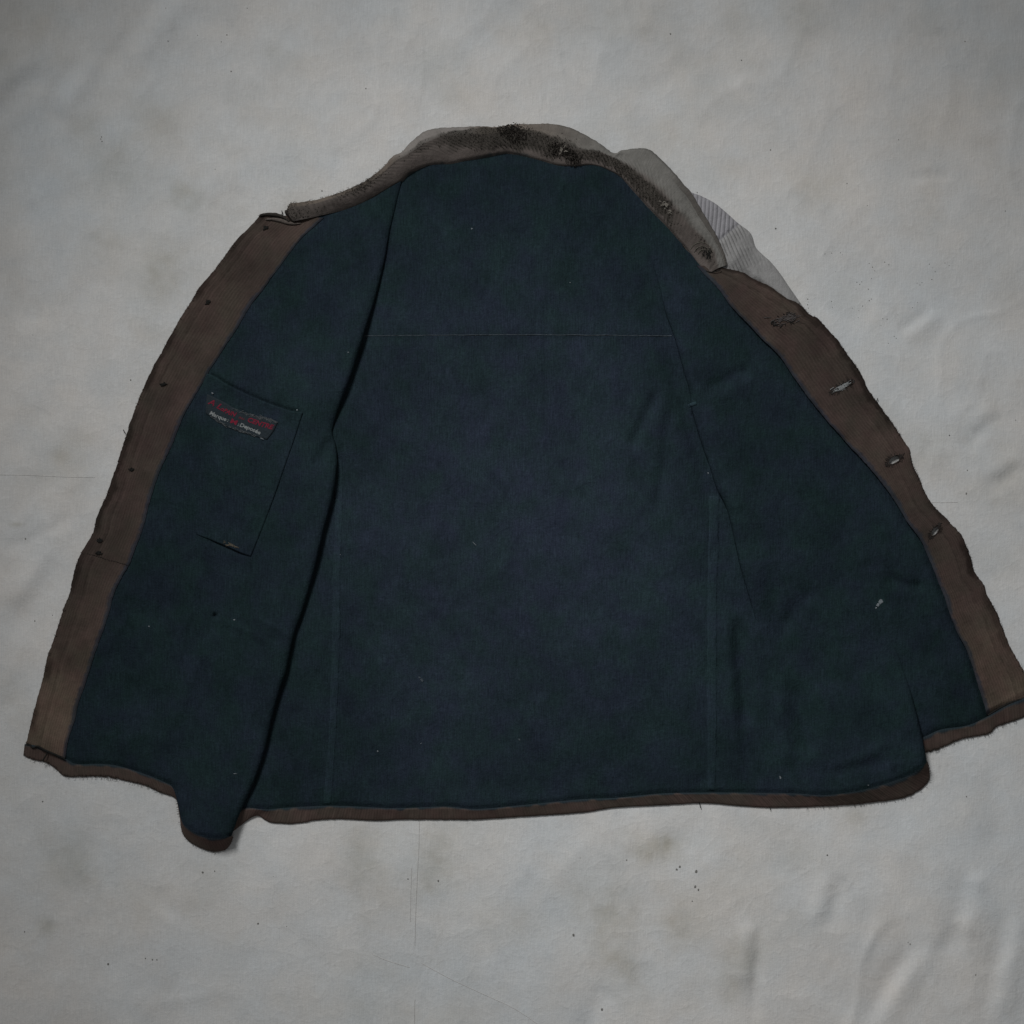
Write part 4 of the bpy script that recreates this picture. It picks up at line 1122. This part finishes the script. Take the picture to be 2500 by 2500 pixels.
fibres("fraying", HR_BOT, HR_TOP, 80, 1, 3.5, M_brownthread, hem_r, 802)
fibres("fraying", HB_BOT, HB_TOP, 60, 1, 3.0, M_brownthread, hem_b, 803, span=(0.8, 1))
fibres("fraying", LF_OUT, LF_IN, 70, 1, 3, M_brownthread, fac_l, 805)
fibres("fraying", RF_OUT, RF_IN, 120, 1, 3, M_brownthread, fac_r, 806)
fibres("collar_fraying", [(709,496),(781,485),(854,460),(901,435),(937,406),(984,368)], [(734,537),(781,527),(854,509),(908,486),(944,467),(980,446)], 60, 1, 3.5, M_pile, collar_o, 809)
# turned edge at the top of the left facing
p = at([(634,526),(650,523),(668,524),(684,527),(697,533),(706,540)], np.linspace(0, 1, 30))
tubes("turned_edge", [W(p[:, 0], p[:, 1], np.linspace(3.5, 6.5, 30))], [0.0016 + 0.0012 * np.sin(np.linspace(0, math.pi, 30)) + 0.0004 * noise(p[:, 0], p[:, 1], 8, 3)], M_pile, fac_l, 8)
p = at([(648,536),(665,535),(684,538),(700,543),(716,546),(735,545)], np.linspace(0, 1, 30))
tubes("turned_edge", [W(p[:, 0], p[:, 1], zf_l(p[:, 0], p[:, 1]) + 0.4)], [0.0026 * np.sin(np.linspace(0.2, math.pi, 30)) + 0.0004], M_cord_plain, fac_l, 8)
# single loose threads at the hem
r = np.random.default_rng(90)
for pts in ([(1707,1958),(1709,1966),(1711,1973)], [(1880,1970),(1880,1974),(1881,1977)], [(688,527),(689,520),(688,514)], [(2138,985),(2141,978),(2143,972)], [(306,1058),(303,1053),(301,1049)]):
    p = at(pts, np.linspace(0, 1, 6)); tubes("loose_thread", [W(p[:, 0], p[:, 1], np.linspace(3, 1.6, 6))], [0.0006], M_dark, jacket, 4)
# dark tubes standing in for the shadow line in the left hem corner
ps = []
for pts in ([(64,1818),(72,1818),(80,1826),(92,1822),(110,1832),(130,1840),(158,1852)], [(116,1838),(110,1848),(104,1858)]):
    p = at(pts, np.linspace(0, 1, 24)); ps.append(W(p[:, 0], p[:, 1], z_left(p[:, 0], p[:, 1], False) * smooth(40, 110, p[:, 0]) + 3.0))
tubes("hem_shadow_line", ps, [0.0014, 0.001], M_dark, hem_l, 5)
ps = []
for pts in ([(2412,1746),(2440,1729),(2465,1716),(2490,1708),(2516,1700)],):
    p = at(pts, np.linspace(0, 1, 30)); ps.append(W(p[:, 0], p[:, 1], 7.0 + 0 * p[:, 0]))
tubes("hem_shadow_line", ps, [0.0014], M_dark, hem_r, 5)  # dark tube standing in for shade along the right hem top

# ------------------------------------------------------------------ marks and seams of the ground cloth
dg = bpy.context.evaluated_depsgraph_get(); dg.update()
def gz(X, Y):
    X = np.atleast_1d(np.asarray(X, float)); Y = np.atleast_1d(np.asarray(Y, float)); out = np.zeros(X.shape)
    for i in np.ndindex(X.shape):
        x = (X[i] - 1250) * S; y = (1250 - Y[i]) * S
        ok, loc, nrm, idx = GROUND.ray_cast(Vector((x, y, 0.2)), Vector((0, 0, -1)))
        out[i] = loc.z * 1000 if ok else 0
    return out
def specks():
    r = np.random.default_rng(95)
    pts = [(405,20,4),(410,100,3),(482,86,2.5),(554,85,4),(540,102,3.5),(564,174,4),(248,334,4),(249,345,4),(246,339,3),(893,216,5),(525,413,2.5),(786,466,4),
           (319,928,6),(524,2127,5),(495,2130,6),(104,1957,5),(355,2340,4),(372,2343,5),(383,2343,4),(264,2354,6),(996,2146,4),(1652,2123,6),(1530,2100,4),
           (1400,2283,10),(2360,1945,5),(2222,2305,5),(2217,2301,3),(2382,2380,4),(1702,470,4),(1881,366,4),(1810,147,4),(1637,83,5),(2068,448,4),(2454,515,3),
           (2194,341,3),(2356,101,3),(2062,1305,3),(1470,2465,7),(62,1315,5),(85,1516,4),(128,1502,3),(2480,1026,3),(2362,1148,4),(2359,1205,6),(1894,558,5),
           (2318,1063,4),(1660,2116,8),(1700,2128,9),(1697,2165,8),(1705,2172,7),(1070,2151,6),(630,2255,6),(1690,2200,4),(60,2275,4),(700,2262,3),(2020,2088,5)]
    # sprays of small ink dots on the right
    for ox in (0, 147):
        for (x, y) in [(2122,643),(2130,652),(2136,661),(2092,689),(2104,688),(2099,694),(2128,680),(2160,640),(2170,646)]:
            pts.append((x + ox, y + (2 if ox else 0), r.uniform(2, 3.6)))
    for (x, y) in [(2014,620),(2030,618),(2052,617),(2056,622),(2040,663),(2122,734),(2127,730),(2106,747),(2081,752),(2097,758),(2155,778),(2166,779),(2151,795),(2192,769),(2228,751),
                   (2188,826),(2183,821),(2169,838),(2030,736),(2095,775),(1972,730),(1973,737),(1972,744),(1973,752),(2032,750),(2120,706),(2090,706),(2240,738)]:
        pts.append((x, y, r.uniform(1.8, 3.4)))
    for k in range(30):
        x, y = r.uniform(-200, 2700, 2)
        if not inside(np.array([x]), np.array([y]), JACKET)[0]: pts.append((x, y, r.uniform(1.2, 2.6)))
    co, fa = [], []
    for (x, y, d) in pts:
        n = 7; b = len(co); z = float(gz([x], [y])[0]) + 0.25; a0 = r.uniform(0, 6)
        st = r.uniform(.6, 1.0)
        co.append((x, y, z + .25))
        for k in range(n):
            t = 2 * math.pi * k / n + a0; q = r.uniform(.7, 1.1) * d * .5
            co.append((x + q * math.cos(t) * st, y + q * math.sin(t), z))
        fa += [(b, b + 1 + k, b + 1 + (k + 1) % n) for k in range(n)]
    co = np.array(co)
    o = make_mesh("dirt_specks", W(co[:, 0], co[:, 1], co[:, 2]), np.array(fa)[:, ::-1], M_speck, GROUND)
    o["kind"] = "stuff"
specks()

def ground_seam(lines, rad, mat):
    ps, rs = [], []
    for l in lines:
        p = at(l, np.linspace(0, 1, 60)); ps.append(W(p[:, 0], p[:, 1], gz(p[:, 0], p[:, 1]) + 0.0)); rs.append(rad)
    o = tubes("crease_ridge", ps, rs, mat, GROUND, 5)
ground_seam([[(1024,2004),(1023,2060),(1019,2140),(1015,2230),(1013,2310)]], 0.00045, M_groundthread)
ground_seam([[(1005,2120),(1003,2180),(1002,2250)]], 0.00045, M_groundthread)
ground_seam([[(1013,2440),(1012,2470),(1011,2560)]], 0.00045, M_groundthread)
ground_seam([[(910,2330),(945,2345),(1000,2362)], [(1030,2352),(1100,2390),(1180,2427),(1260,2465),(1340,2520)]], 0.00045, M_groundthread)
ground_seam([[(-40,1159),(60,1160),(150,1164),(232,1166)]], 0.00045, M_groundthread)
ground_seam([[(2268,1226),(2300,1227),(2338,1226)]], 0.00045, M_groundthread)
